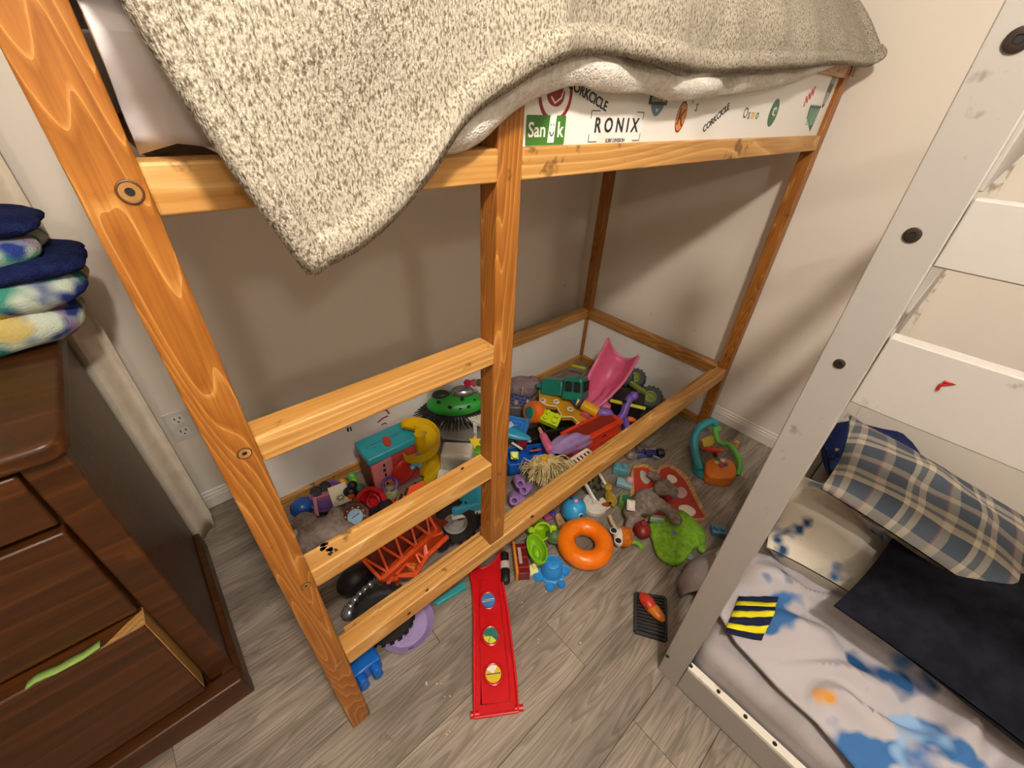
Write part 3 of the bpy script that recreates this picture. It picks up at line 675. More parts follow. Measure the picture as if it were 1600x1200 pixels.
# ======================= toys on the floor =======================
pc = plastic
def wheel(parent, c, axis, r, w_, hub, tyre='#1b1b1d', name='wheel', treads=18, hubr=.5):
    """tyre with tread blocks and a spoked hub; axis points to the hub face"""
    a = Vector(axis).normalized(); m = a.to_track_quat('Z', 'Y').to_matrix().to_4x4(); m.translation = Vector(c)
    b = MB(m); b.lathe([(r*hubr, -w_/2), (r*.86, -w_/2), (r*.97, -w_*.3), (r*.97, w_*.3), (r*.86, w_/2), (r*hubr*1.05, w_/2), (r*hubr, w_*.36), (r*hubr, -w_/2)], 28, ends=False)
    for i in range(treads):
        t = 2*math.pi*i/treads; mm = TR(rz=math.degrees(t)) @ TR(r*.97, 0, 0)
        b.box((-.01*r, -r*.07, -w_*.42), (.05*r, r*.07, w_*.42), mm)
    o = b.obj(name, pc(tyre, .65), parent)
    h = MB(m); h.lathe([(.0001, w_*.30), (r*.12, w_*.34), (r*.16, w_*.24), (r*hubr*.75, w_*.24), (r*hubr*.85, w_*.40), (r*hubr*1.0, w_*.42), (r*hubr*1.0, -w_*.4)], 24, ends=False)
    for i in range(5): h.box((r*.1, -r*.05, w_*.22), (r*hubr*.8, r*.05, w_*.30), TR(rz=72*i))
    h.obj('hub', pc(hub, .45), o); return o
def inv(o): return Matrix.Translation(o.location).inverted() if o.rotation_euler.z == 0 else (Matrix.Translation(o.location) @ o.rotation_euler.to_matrix().to_4x4()).inverted()
def flat(name, label, cat, poly, z0, z1, mat, bevel=.003, sm=2):
    c = P(sum(p[0] for p in poly)/len(poly), sum(p[1] for p in poly)/len(poly), z1); c.z = z0
    q = [(x-c.x, y-c.y) for x, y in px(poly, z1)]
    if sm: q = smoothpoly(q, sm)
    o = MB().prism(q, 0, z1-z0).obj(name, mat, bevel=bevel); o.location = c; return tag(o, label, cat), c
PLUSH = fabric('grey_plush', '#8d8078', '#75695f', scale=60, bump=.8, bscale=260, dist=.005)
PLUSHL = fabric('pale_grey_plush', '#a1958c', '#8a7e76', scale=60, bump=.8, bscale=260, dist=.005)

# red toy ramp with three picture discs
t = thing('toy_ramp', 'long red plastic toy ramp with three round pictures and a forked end', 'toy', P(772, 1000, 0)); iv = inv(t)
def L3(u, v, z): return iv @ P(u, v, z)
def L2(poly, z): return [(p.x, p.y) for p in (L3(u, v, z) for u, v in poly)]
ol = [(741, 1121), (810, 1111), (806, 1060), (800, 1010), (794, 960), (787, 918), (782, 897), (784, 880), (790, 862), (783, 860), (776, 872), (766, 883), (752, 888), (742, 884), (735, 872), (729, 874), (734, 892), (739, 915), (741, 960), (741, 1010), (741, 1070)]
MB().prism(L2(ol, .022), 0, .016).obj('panel', pc('#c8141c', .3), t, bevel=.003)
rim = [L3(u, v, .022) for u, v in ol]; MB().tube([Vector((p.x, p.y, .020)) for p in rim], .0045, 8, True).obj('rim', pc('#d41a22', .28), t)
il = [(752, 1101), (797, 1096), (795, 1055), (788, 990), (781, 930), (776, 906), (752, 907), (749, 930), (750, 1000)]
MB().tube([Vector((p.x, p.y, .0165)) for p in (L3(u, v, .018) for u, v in il)], .0022, 6, True).obj('inner_rim', pc('#b51119', .3), t)
for k, (u, v, cs) in enumerate(((763, 938, ('#3f7fc4', '#e8e2d2')), (767, 993, ('#1f7f6d', '#d6dd3a')), (771, 1053, ('#e6c52a', '#f3efe2')))):
    c = L3(u, v, .02); q = MB(TR(c.x, c.y, .016)); q.tor((0, 0, .002), .028, .005, 28, 8)
    o = q.obj('disc_frame', pc('#b8121a', .3), t)
    q = MB(TR(c.x, c.y, .0185)); q.lathe([(.0001, .002), (.0255, .002), (.0255, 0)], 28); q.mi = 1
    if k == 0: q.box((-.022, -.003, .0018), (.022, .004, .0026), TR(rz=-30))
    elif k == 1: q.lathe([(.0001, .0026), (.024, .0026)], 24, TR(rz=135), arc=math.pi*.8)
    else: q.lathe([(.0001, .0026), (.024, .0026)], 24, TR(rz=20), arc=math.pi*.5)
    q.mi = 2; q.bar((-.022*math.cos(.6), .022*math.sin(.6), .003), (.022*math.cos(.6), -.022*math.sin(.6), .003), .003, .001)
    if k == 1: q.bar((-.02, -.012, .003), (.02, .012, .003), .002, .001)
    q.obj('picture_disc', [pc(cs[0], .3), pc(cs[1], .3), pc('#6b5a8a', .4)], o)
for u, v in ((742, 1117), (811, 1107)):
    c = L3(u, v, .01); MB().cyl((c.x-.01, c.y+.007, .012), (c.x+.01, c.y-.007, .012), .009).obj('peg', pc('#c8141c', .3), t)

# orange ring
c = P(914, 848, .036)
tag(MB().tor((0, 0, .036), .0755, .0365, 48, 20, sq=.98).obj('toy_ring', pc('#f27a0c', .3), loc=(c.x, c.y, 0)), 'big glossy orange plastic ring lying on the floor', 'toy ring')
# blue turtle bath cup
c = P(863, 890, .03); t = thing('bath_cup', 'bright blue upturned bath cup shaped like a turtle', 'toy cup', (c.x, c.y, 0), 0)
BLU = pc('#2b8bd6', .35)
MB().lathe([(.0001, .066), (.020, .066), (.026, .063), (.027, .060), (.032, .062), (.036, .057), (.041, .010), (.050, .006), (.050, 0), (.046, 0)], 32, TR(0, .008)).obj('cup', BLU, t)
for a, rr in ((-100, .018), (-50, .016), (15, .021), (195, .021), (100, .018)):
    q = MB(TR(rz=a)); q.lathe([(.0001, .012), (rr*.7, .012), (rr*.75, .008), (rr, .010), (rr, 0)], 18, TR(.052, 0)); q.obj('foot', BLU, t)
q = MB(TR(0, .008, .0665))
for x, y in ((-.008, .006), (.010, .006)): q.sph((x, y, 0), .003, n=8)
q.tube([(-.008+.018*i/6, -.004-.005*math.sin(math.pi*i/6), 0) for i in range(7)], .0016, 6); q.obj('face', pc('#1d6fb4', .4), t)
# lime boat
c = P(838, 864, .03); t = thing('bath_boat', 'lime green oval bath boat beside the blue cup', 'toy boat', (c.x, c.y, .016), 18)
LIME = pc('#84bf1e', .35)
def oval(a, b, n=28, pt=0): return [(a*math.cos(2*math.pi*i/n), b*math.sin(2*math.pi*i/n)*(1+pt*math.cos(2*math.pi*i/n))) for i in range(n)]
rows = []
for sc_, z in ((.55, .0), (.8, .004), (.92, .022), (1, .042), (1.04, .043), (1.02, .047), (.90, .046), (.82, .024), (.6, .012), (.02, .011)):
    rows.append([Vector((x*sc_, y*sc_, z)) for x, y in oval(.036, .064)])
MB().grid(rows, closed=True).obj('hull', LIME, t)
MB().sph((0, .0, .014), .017, (.9, 1.6, 1)).obj('seat_bump', LIME, t)
# lime monkey cup
c = P(845, 826, .04); t = thing('stacking_cup', 'lime stacking cup with two round ears tipped on its side', 'toy cup', (c.x, c.y, .045), 8)
mm = TR(rx=58)
MB(mm).lathe([(.0001, -.040), (.026, -.042), (.034, .030), (.038, .031), (.038, .036), (.032, .036), (.024, -.034), (.0001, -.034)], 30).obj('cup', pc('#a4d215', .35), t)
for s in (-1, 1): MB(mm).sph((s*.045, .006, .026), .014, (1, 1, .6)).obj('ear', pc('#a4d215', .35), t)
# dark green ball behind it
c = P(866, 838, .03); tag(MB().sph((0, 0, .032), .034, (1, 1, .9)).tor((0, 0, .035), .033, .004, 24, 6).obj('toy_ball', pc('#4c6b39', .5), loc=(c.x, c.y, 0)), 'dark olive green toy ball behind the lime cup', 'ball')
# pale yellow block
c = P(829, 893, .0); t = thing('toy_block', 'pale yellow toy block next to the lime boat', 'toy block', (c.x, c.y, 0), 20)
MB().prism(rrect(.054, .036, .008), 0, .014).obj('base', pc('#f2eeb0', .4), t, bevel=.002)
MB().box((-.024, -.004, .014), (-.010, .014, .026)).box((.008, -.004, .014), (.022, .014, .026)).obj('lugs', pc('#e6e07a', .4), t, bevel=.002)
# dark red toy case with orange edge
c = P(808, 884, .0); t = thing('toy_case', 'dark red see through toy case with an orange edge', 'toy', (c.x, c.y, 0), 8)
MB().box((-.004, -.06, 0), (.040, .065, .045)).obj('body', pc('#6e1a1e', .25), t, bevel=.003)
MB().box((-.014, -.062, 0), (-.004, .068, .058)).obj('edge', pc('#d98a2c', .4), t, bevel=.002)
for y in (-.035, .005, .045): MB().box((-.003, y-.002, .0445), (.041, y+.002, .047)).obj('rib', pc('#a03434', .3), t)
MB().box((.004, -.02, .0445), (.016, .045, .049)).obj('label', pc('#b5aba4', .4), t)
# black bottle
c = P(789, 886, .02); t = thing('toy_bottle', 'small black toy bottle beside the red ramp', 'bottle', (c.x, c.y, .018), 4)
MB(TR(rx=-88)).lathe([(.0001, -.06), (.015, -.06), (.018, -.055), (.018, -.012), (.012, .0), (.012, .03), (.016, .034), (.016, .055), (.0001, .058)], 20).obj('bottle', BLACK, t)
MB(TR(rx=-88)).lathe([(.0185, -.01), (.0185, .018)], 20, ends=False).obj('wrapper', pc('#c4bfb8', .5), t)

# blue egg shaped doll with a face
c = P(896, 797, .05); t = thing('roly_toy', 'sky blue rounded toy with a small printed face', 'toy', (c.x, c.y, .05), 10, rx=-12)
mm = TR(ry=14, rx=22)
MB(mm).lathe([(.0001, -.048), (.03, -.046), (.045, -.030), (.051, 0), (.048, .026), (.038, .044), (.02, .054), (.0001, .057)], 30).obj('body', pc('#2f9fdc', .35), t)
q = MB(mm); q.lathe([(.0515, -.004), (.0517, .004)], 8, TR(rz=-80), False, R(50)); q.obj('band', pc('#c9a53c', .4), t)
cw = t.location.copy(); dc = (cw-CP).dot(FW)
for u, v, h, r_, nm in ((906, 804, '#f2f0ee', .011, 'eye_white'), (907, 805, '#1c1c24', .008, 'pupil'), (900, 783, '#e79ab8', .010, 'cheek'), (893, 778, '#1c1c24', .007, 'pupil')):
    w_ = CP+ray(u, v)*(dc-.043 if nm != 'pupil' else dc-.047); rr = math.hypot(u-896, v-797)/365; w_ = CP+ray(u, v)*(dc-math.sqrt(max(.0001, .051**2-rr*rr))-(.014 if nm == 'pupil' else .008))
    MB().sph(inv(t) @ w_, r_, (1, .7, 1)).obj(nm, pc(h, .3), t)
# white round base and white framed picture
c = P(928, 792, .0); t = thing('stacking_toy', 'round white plastic stacking toy lying beside the blue toy', 'toy', (c.x, c.y, 0), 0)
MB().lathe([(.052, 0), (.056, .004), (.056, .022), (.050, .030), (.03, .032), (.028, .028), (.018, .028), (.016, .034), (.0001, .035)], 32).obj('base', pc('#d9d5ce', .4), t)
MB().lathe([(.014, .034), (.012, .040), (.0001, .042)], 18).obj('knob', pc('#c7c2ba', .4), t)
t = thing('framed_picture', 'small white framed dark picture leaning under the front rail', 'picture', P(937, 768, .045), 38, rx=32)
MB().box((-.046, -.075, -.006), (.046, .075, 0)).obj('picture', splotch('dark_picture', '#4a463a', [('#1c1a16', 2, .5), ('#8d8a70', 4, .62)], 40, .4), t)
fr_ = MB()
for a, b in (((-.046, -.075), (.046, -.075)), ((.046, -.075), (.046, .075)), ((.046, .075), (-.046, .075)), ((-.046, .075), (-.046, -.075))): fr_.bar((*a, 0), (*b, 0), .010, .016)
fr_.obj('frame', pc('#ece9e4', .4), t, bevel=.002)
# teal block
c = P(968, 738, .0); t = thing('toy_block', 'pale teal toy building block by the puzzle board', 'toy block', (c.x, c.y, 0), -14)
MB().box((-.036, -.022, 0), (.036, .022, .040)).obj('body', pc('#5c9fae', .4), t, bevel=.004)
for x in (-.018, .018): MB().cyl((x, 0, .04), (x, 0, .052), .012).obj('stud', pc('#5c9fae', .4), t)
# barn shaped wooden puzzle
poly = [(985, 728), (1004, 724), (1014, 726), (1026, 736), (1030, 727), (1043, 723), (1058, 730), (1075, 744), (1081, 756), (1096, 786), (1111, 812), (1070, 816), (1020, 812), (985, 790)]
o, c = flat('puzzle_board', 'barn shaped wooden peg puzzle board with red painted field', 'puzzle', poly, 0, .016, wood('puzzle_wood', '#d8b483', '#c9a06b', '#b88a52', 0, rough=.5), sm=1)
def loc2(pl_, z): return [(p.x-c.x, p.y-c.y) for p in (P(u, v, z) for u, v in pl_)]
inn = [(990, 732), (1004, 729), (1013, 732), (1028, 744), (1033, 733), (1044, 729), (1056, 736), (1070, 750), (1076, 761), (1092, 792), (1102, 808), (1070, 811), (1022, 806), (992, 788)]
MB().prism(loc2(inn, .018), .0155, .0172).obj('red_field', paint('puzzle_red', '#b23a2e', '#7d241d', rough=.4), o)
for pl_, h in ((((1000, 733), (1012, 740), (1018, 750), (1010, 758), (1000, 748)), '#b9b2a4'), (((1042, 741), (1054, 743), (1060, 752), (1050, 756), (1042, 750)), '#e6ddd2'), (((1056, 762), (1068, 760), (1076, 772), (1066, 780), (1054, 774)), '#c99e9c'), (((1058, 790), (1076, 788), (1090, 800), (1080, 808), (1064, 804)), '#ece6d8'), (((1016, 760), (1028, 764), (1026, 774), (1014, 772)), '#d8cdb9')):
    MB().prism(smoothpoly(loc2(pl_, .02), 2), .017, .0215).obj('puzzle_piece', pc(h, .45), o, bevel=.001)
# grey plush elephant on the puzzle
t = thing('plush_elephant', 'grey plush elephant sprawled on the puzzle board', 'plush toy', P(1012, 790, .05))
iv2 = inv(t)
def LL(u, v, z): return iv2 @ P(u, v, z)
q = MB(); q.sph(LL(1010, 784, .085), .062, (1, .95, .85)); q.sph(LL(1036, 762, .065), .044, (1.2, .9, .8)); q.sph(LL(1048, 768, .06), .034)
q.sph(LL(986, 800, .05), .036, (1, 1, .7)); q.sph(LL(1024, 745, .045), .026); q.sph(LL(1016, 742, .045), .018)
ar = [LL(1032, 788, .09), LL(1046, 798, .09), LL(1056, 812, .085)]; q.tube(ar, .024, 12); q.sph(ar[-1], .027); q.sph(ar[0], .027)
q.tube([LL(1000, 805, .06), LL(984, 815, .045), LL(984, 822, .045)], .024, 12, r2=.018); q.sph(LL(983, 821, .045), .02)
q.obj('body', PLUSH, t, remesh=.007)
q = MB(TR(*LL(986, 789, .105)) @ TR(rz=-50, rx=14)); q.grid([[Vector((x_, y_, .006*math.sin(y_*120))) for x_ in (-.017, 0, .017)] for y_ in (-.024, -.012, 0, .012, .024)]); q.obj('care_tag', fabric('white_tag', '#d9d2c6', bump=.05), t, solid=.0015)
q = MB(); q.sph(LL(1043, 776, .055), .018, (1.2, 1, .7)); q.obj('scarf', fabric('dark_red_cloth', '#8c1f28', bump=.2), t)
# green fabric crinkle toy
poly = [(1012, 815), (1028, 808), (1050, 800), (1060, 792), (1072, 797), (1090, 812), (1104, 828), (1106, 842), (1098, 850), (1088, 852), (1080, 862), (1070, 876), (1054, 880), (1036, 872), (1024, 856), (1022, 842), (1016, 830)]
t = thing('fabric_toy', 'lime green flat fabric toy with a purple dot', 'plush toy', P(1062, 842, 0)); iv2 = inv(t)
pp = smoothpoly([(p.x, p.y) for p in (LL(u, v, .035) for u, v in poly)], 2); n_ = len(pp)
cx_, cy_ = sum(p[0] for p in pp)/n_, sum(p[1] for p in pp)/n_
rows = [[Vector((cx_+(x-cx_)*s_, cy_+(y-cy_)*s_, z_+.004*noise(x*30, y*30, s_))) for x, y in pp] for s_, z_ in ((.9, .002), (1, .012), (1.0, .022), (.94, .033), (.7, .042), (.35, .046), (.02, .046))]
GF = fabric('lime_felt', '#86b83a', '#73a42c', scale=50, bump=.4)
MB().grid(rows, closed=True).obj('body', GF, t, ang=180)
p = LL(1052, 833, .047); MB().sph((p.x, p.y, .046), .013, (1, .8, .15)).obj('dot', fabric('purple_felt', '#6f6f9a', bump=.2), t)
p = LL(1025, 812, .05)
for k in range(3): MB(TR(p.x+.012*k, p.y+.004*k-.004, .040) @ TR(rz=-50)).box((-.028, -.004, 0), (.028, .004, .008)).obj('ribbon', fabric('ribbon%d' % k, ('#7f9aa6', '#b9c46a', '#7a8f96')[k], bump=.1), t)
p = LL(1097, 858, .01); MB().sph((p.x, p.y, .014), .022, (1, .7, .5)).obj('foot', GF, t); p = LL(1077, 870, .01); MB().sph((p.x, p.y, .012), .018, (1, .8, .5)).obj('foot', fabric('grey_felt', '#7c7f86', bump=.2), t)
# orange fabric fox head with dark button eyes
t = thing('fabric_toy', 'orange and white fabric toy head with two dark button eyes', 'plush toy', P(972, 846, 0), 0)
MB().sph((0, 0, .030), .042, (.95, 1.1, .7)).sph((.022, .03, .028), .024).obj('head', fabric('orange_felt', '#d3792b', '#b8621c', scale=60, bump=.3), t, remesh=.006)
MB().sph((-.020, -.004, .034), .036, (.62, 1.2, .72), rot=(0, 0, R(-14))).obj('mask', fabric('white_felt', '#e3d9cc', bump=.3), t)
for u, v in ((959, 829), (966, 845)):
    p = inv(t) @ P(u, v, .055); q = MB(TR(p.x, p.y, .052)); q.lathe([(.013, 0), (.013, .004), (.0001, .008)], 18); q.mi = 1; q.tor((0, 0, .002), .013, .0025, 18, 6); q.obj('eye', [pc('#20242c', .25), pc('#efe9df', .4)], t)
q = MB(); q.tube([Vector((.03, -.008, .012)), Vector((.055, -.012, .014)), Vector((.07, -.026, .012)), Vector((.066, -.04, .010))], .009, 8); q.obj('leg', GF, t)
MB().tube([Vector((-.02, .03, .03)), Vector((-.036, .07, .03)), Vector((-.04, .10, .03))], .008, 8).obj('strap', fabric('tan_strap', '#c9b08c', bump=.2), t)
c = P(1001, 833, 0); t = thing('toy_bowl', 'dark red rounded toy tucked beside the green fabric toy', 'toy', (c.x, c.y, 0), 0)
MB().sph((0, 0, .028), .040, (.9, 1.1, .75)).obj('body', pc('#7c1c18', .4), t); MB().lathe([(.012, 0), (.012, .01)], 14, TR(0, 0, .055)).obj('knob', pc('#8f2a22', .4), t)
# small blue block near the white bed post
c = P(1121, 832, 0); t = thing('toy_block', 'small blue toy brick in shadow by the white bed post', 'toy block', (c.x, c.y, 0), -10)
MB().box((-.030, -.022, 0), (.030, .022, .024)).obj('body', pc('#4f87a8', .4), t, bevel=.004)
for x in (-.014, .014): MB().cyl((x, 0, .024), (x, 0, .034), .010).obj('stud', pc('#4f87a8', .4), t)
# yellow bird soft toy and green hexagon
t = thing('fabric_toy', 'mustard yellow soft bird toy lying near the white frame', 'plush toy', P(952, 786, 0), 10)
MB().sph((0, 0, .03), .030, (.8, 1.5, .9)).sph((.004, .055, .045), .020).tube([Vector((.0, .05, .05)), Vector((.006, .085, .052)), Vector((-.004, .105, .05))], .010, 8, r2=.004).obj('body', fabric('mustard_felt', '#b79c38', '#9c8228', scale=50, bump=.4), t, remesh=.006)
MB().sph((-.016, -.035, .045), .006).obj('eye', DARK, t); MB().sph((-.03, -.03, .03), .014, (1.6, .8, .5)).obj('beak', fabric('rust_felt', '#9a4a2a', bump=.3), t)
t = thing('toy_tile', 'green hexagonal toy tile in front of the puzzle board', 'toy', P(976, 790, 0), 12)
MB().lathe([(.036, 0), (.036, .04), (.032, .044)], 6).obj('tile', pc('#6f9a4a', .4), t, bevel=.002); MB().lathe([(.022, .044), (.022, .049), (.0001, .050)], 6).obj('inset', pc('#2b6b44', .4), t)
t = thing('toy_car', 'small pale blue and pink toy figure between block and puzzle', 'toy', P(974, 760, 0), -20)
MB().box((-.035, -.02, .006), (.035, .02, .03)).obj('body', pc('#86b4c4', .4), t, bevel=.004); MB().sph((.02, .01, .04), .018).obj('head', pc('#d7a0ad', .4), t)
# robot figure and clear ball
c = P(1017, 712, 0); t = thing('toy_robot', 'dark blue toy robot figure lying behind the puzzle board', 'toy figure', (c.x, c.y, .014), 4)
MB().box((-.034, -.018, -.012), (.02, .018, .014)).obj('torso', pc('#252a66', .35), t, bevel=.004)
MB().lathe([(.022, -.016), (.026, 0), (.022, .016)], 10, TR(.045, 0, .004, ry=90)).obj('head', pc('#1c2030', .4), t)
for s in (-1, 1): MB().bar((-.03, s*.014, 0), (-.075, s*.022, -.004), .012).obj('leg', pc('#3a4390', .35), t, bevel=.002); MB().bar((.0, s*.02, .004), (.03, s*.036, 0), .010).obj('arm', pc('#8f93a8', .35), t, bevel=.002)
c = P(983, 716, 0); tag(MB().sph((0, 0, .022), .022).tor((0, 0, .022), .0222, .0015, 24, 6).obj('toy_ball', pc('#8d877c', .3), loc=(c.x, c.y, 0)), 'small grey toy ball behind the pale teal block', 'ball')
c = P(1002, 702, 0); t = thing('toy_car', 'tiny grey toy car with light wheels under the bed rail', 'toy car', (c.x, c.y, 0), 20)
MB().box((-.03, -.014, .006), (.03, .014, .022)).box((-.014, -.012, .022), (.016, .012, .034), None, .7, .9).obj('body', pc('#6b6152', .4), t, bevel=.003)
for x in (-.018, .018):
    for s in (-1, 1): MB().cyl((x, s*.013, .008), (x, s*.018, .008), .008).obj('wheel', pc('#b0a48c', .5), t)
# activity toy by the right wall
TEAL, ORG, GRN = pc('#2f98a6', .35), pc('#e07a22', .35), pc('#62b548', .35)
t = thing('activity_toy', 'teal, orange and green baby activity toy near the baseboard', 'toy', P(1120, 728, 0)); iv2 = inv(t)
ap = [LL(1093, 735, .02), LL(1087, 712, .05), LL(1083, 692, .09), LL(1088, 674, .13), LL(1098, 664, .15), LL(1110, 658, .16), LL(1118, 661, .15)]
MB().tube([tuple(p) for p in smoothpoly([tuple(a) for a in ap], 2, False)], .020, 12).obj('arch', TEAL, t)
MB().lathe([(.044, 0), (.048, .006), (.042, .02), (.03, .026), (.0001, .022)], 22, TR(*LL(1097, 738, 0).xy, 0)).obj('foot', TEAL, t)
poly = [(1104, 742), (1102, 722), (1112, 712), (1140, 714), (1152, 726), (1152, 746), (1130, 747)]
MB().prism(smoothpoly([(p.x, p.y) for p in (LL(u, v, .06) for u, v in poly)], 1), 0, .055).obj('console', ORG, t, bevel=.008)
for i in range(7): p = LL(1122+4.2*i, 744, .03); MB(TR(p.x, p.y, .03) @ TR(rz=-30)).box((-.003, -.004, -.012), (.003, .004, .012)).obj('grille_bar', pc('#c9651a', .4), t)
p = LL(1126, 722, .06)
for k, (a, h) in enumerate(((0, '#e9e4da'), (72, '#2f98a6'), (144, '#e0c63a'), (216, '#c8384a'), (288, '#3b79b8'))): MB().sph((p.x+.022*math.cos(R(a)), p.y+.022*math.sin(R(a)), .060), .012, (1, 1, .5)).obj('button', pc(h, .3), t)
wp = LL(1114, 703, .085); m_ = Matrix.Translation(wp) @ Euler((R(-38), R(14), R(-30))).to_matrix().to_4x4()
q = MB(m_); q.tor((0, 0, 0), .040, .010, 28, 10)
for k in range(4): q.bar((0, 0, 0), (.038*math.cos(k*1.571), .038*math.sin(k*1.571), 0), .012, .012)
q.sph((0, 0, .004), .015); q.obj('steering_wheel', pc('#d6472a', .35), t)
MB().cyl(LL(1118, 712, .04), wp, .012).obj('column', pc('#a83220', .4), t)
MB().tube([tuple(p) for p in smoothpoly([tuple(a) for a in (LL(1152, 742, .02), LL(1158, 726, .05), LL(1150, 706, .075), LL(1136, 692, .09), LL(1126, 694, .09), LL(1119, 686, .105), LL(1117, 668, .14))], 2, False)], .013, 10).obj('arm', GRN, t)
MB().sph(LL(1122, 670, .14), .016, (1.3, 1, .7)).obj('leaf', GRN, t)
MB().prism([(p.x, p.y) for p in (LL(u, v, .05) for u, v in ((1094, 690), (1110, 683), (1118, 692), (1110, 700), (1098, 702)))], .04, .07).obj('panel', pc('#d9b94a', .4), t, bevel=.004)
p = LL(1150, 692, .06); MB().lathe([(.012, -.03), (.016, 0), (.010, .02), (.014, .03), (.0001, .036)], 10, TR(p.x, p.y, .04)).obj('figure', pc('#d9b06a', .4), t)
# claw shoe on a dark grill tray
t = thing('toy_grill', 'dark grey slatted toy grill tray on the floor by the white bed post', 'toy', P(1014, 962, 0)); iv2 = inv(t)
cs = [LL(u, v, .012) for u, v in ((993, 926), (1040, 934), (1041, 1000), (993, 986))]
GRL = pc('#26282a', .6); q = MB()
for i in range(4): q.bar((*cs[i].xy, .007), (*cs[(i+1) % 4].xy, .007), .010, .014)
q.obj('frame', GRL, t, bevel=.002)
for k in range(1, 12): a = cs[0].lerp(cs[3], k/12); b = cs[1].lerp(cs[2], k/12); MB().bar((*a.xy, .008), (*b.xy, .008), .006, .008).obj('slat', GRL, t)
t = thing('toy_shoe', 'orange and red toy shoe with clawed toes lying on the grill tray', 'toy shoe', P(1017, 951, .014)); iv2 = inv(t)
a, b = LL(1005, 935, .02), LL(1032, 966, .02); d = (b-a).normalized(); s_ = Vector((-d.y, d.x, 0))
sole = []
for i in range(24):
    w_ = 2*math.pi*i/24; tt = .5-.5*math.cos(w_); wid = .020*(1.15-.35*math.sin(tt*math.pi)+(.1 if tt > .6 else .2)); p = a.lerp(b, tt*1.0)+s_*(wid*math.sin(w_)**1 if True else 0); sole.append((p.x, p.y))
MB().prism(sole, 0, .010).obj('sole', pc('#c06a1c', .4), t, bevel=.003)
an = math.atan2(d.y, d.x)
MB().sph(a.lerp(b, .68)+Vector((0, 0, .006)), .021, (2.0, 1.0, .7), rot=(0, 0, an)).obj('heel', pc('#d97a1c', .35), t)
MB().sph(a.lerp(b, .24)+Vector((0, 0, .007)), .023, (1.6, 1.0, .8), rot=(0, 0, an)).obj('toe_cap', pc('#c4361e', .35), t)
for k in (-1, 0, 1): p = a.lerp(b, .02)+s_*.014*k; MB().cyl(p+d*.02+Vector((0, 0, .016)), p-d*.010+Vector((0, 0, .006)), .008, .002).obj('claw', pc('#b82c1c', .35), t)
# big blue block, lilac disc, teal plank by the corner post
c = P(571, 1046, .0); t = thing('building_block', 'big bright blue building block on its side by the corner post', 'toy block', (c.x+.0, c.y, 0), 44)
MB().box((-.045, -.030, .002), (.045, .034, .066)).obj('body', pc('#0f66c8', .35), t, bevel=.006)
for x in (-.022, .022):
    for z in (.019, .049): MB().cyl((x, -.030, z), (x, -.054, z), .0145, n=20).obj('stud', pc('#0f66c8', .35), t, bevel=.003)
c = P(637, 978, .02); t = thing('toy_disc', 'pale lilac toy dish lying under the front rail', 'toy', (c.x, c.y+.015, 0), 0)
MB().lathe([(.0001, .004), (.07, .004), (.088, .020), (.094, .024), (.094, .020), (.076, 0), (.0001, 0)], 40).obj('dish', pc('#b3a0d8', .4), t)
for k in range(3): MB().sph((.086*math.cos(-1.2+.07*k), .086*math.sin(-1.2+.07*k), .021), .003, n=8).obj('rivet', pc('#5f5680', .4), t)
o, c = flat('toy_plank', 'flat teal toy plank under the front rail beside the ramp', 'toy', [(676, 940), (726, 906), (729, 917), (684, 944)], 0, .018, pc('#35a3ac', .35), sm=0)
# crumbs
q = MB()
for u, v in ((661, 1068), (685, 1072), (698, 1090), (697, 1143), (1158, 737), (857, 925), (815, 945), (838, 1000), (905, 1005), (560, 1095), (1000, 660), (1030, 678)):
    for _ in range(2):
        p = P(u+random.uniform(-6, 6), v+random.uniform(-6, 6), 0); q.sph((p.x, p.y, .002), random.uniform(.0015, .0035), (1, 1.4, .8), 6)
o = q.obj('crumbs', pc('#cfc5b4', .8)); tag(o, 'small crumbs scattered on the floor', 'crumbs', kind='stuff')
# ======================= toy heap under the loft bed =======================
def at(name, label, cat, u, v, z, zb=0, phi=0, **k):
    p = P(u, v, z); t = thing(name, label, cat, (p.x, p.y, zb), phi, **k); return t
def loc(t, u, v, z): return inv(t) @ P(u, v, z)
# --- box with teal lid
a, b, c = P(552, 692, .25), P(643, 652, .25), P(577, 719, .25)
t = thing('toy_box', 'pink and red toy box with a teal lid against the back panel', 'toy box', (a.x, min(c.y, a.y), 0))
Lx, Ly = b.x-a.x, abs(a.y-c.y)
MB().box((.008, .008, 0), (Lx-.008, Ly-.008, .215)).obj('body', pc('#c24a50', .4), t, bevel=.004)
MB().box((0, 0, .212), (Lx, Ly, .25)).obj('lid', pc('#2f9fb0', .4), t, bevel=.006)
MB().box((Lx*.1, Ly*.45, .249), (Lx*.95, Ly*.55, .256)).obj('lid_ridge', pc('#278a9a', .4), t, bevel=.002)
MB().box((.0065, .02, .03), (.0085, Ly-.02, .19)).obj('side_panel', pc('#6e1f2a', .45), t)
MB().box((.01, .006, .01), (Lx*.36, .0085, .205)).obj('front_panel', pc('#e08a8e', .45), t)
for k in range(6): MB().box((Lx*.2+.004*(k % 2), .0045, .03+.028*k), (Lx*.2+.012, .0065, .046+.028*k)).obj('stitch', DARK, t)
MB(TR(Lx*.52, -.004, .10)).sph((0, 0, 0), .062, (1, .3, 1.1)).obj('door', pc('#c32a22', .4), t)
p = loc(t, 604, 691, .252); MB().prism(smoothpoly([(p.x-.012, p.y-.03), (p.x+.016, p.y-.026), (p.x+.020, p.y+.03), (p.x-.004, p.y+.034), (p.x-.014, p.y+.004)], 2), .2495, .259).obj('emblem', pc('#b2402e', .4), t)
q = MB(TR(Lx*.70, -.03, .15)); q.sph((0, 0, 0), .026)
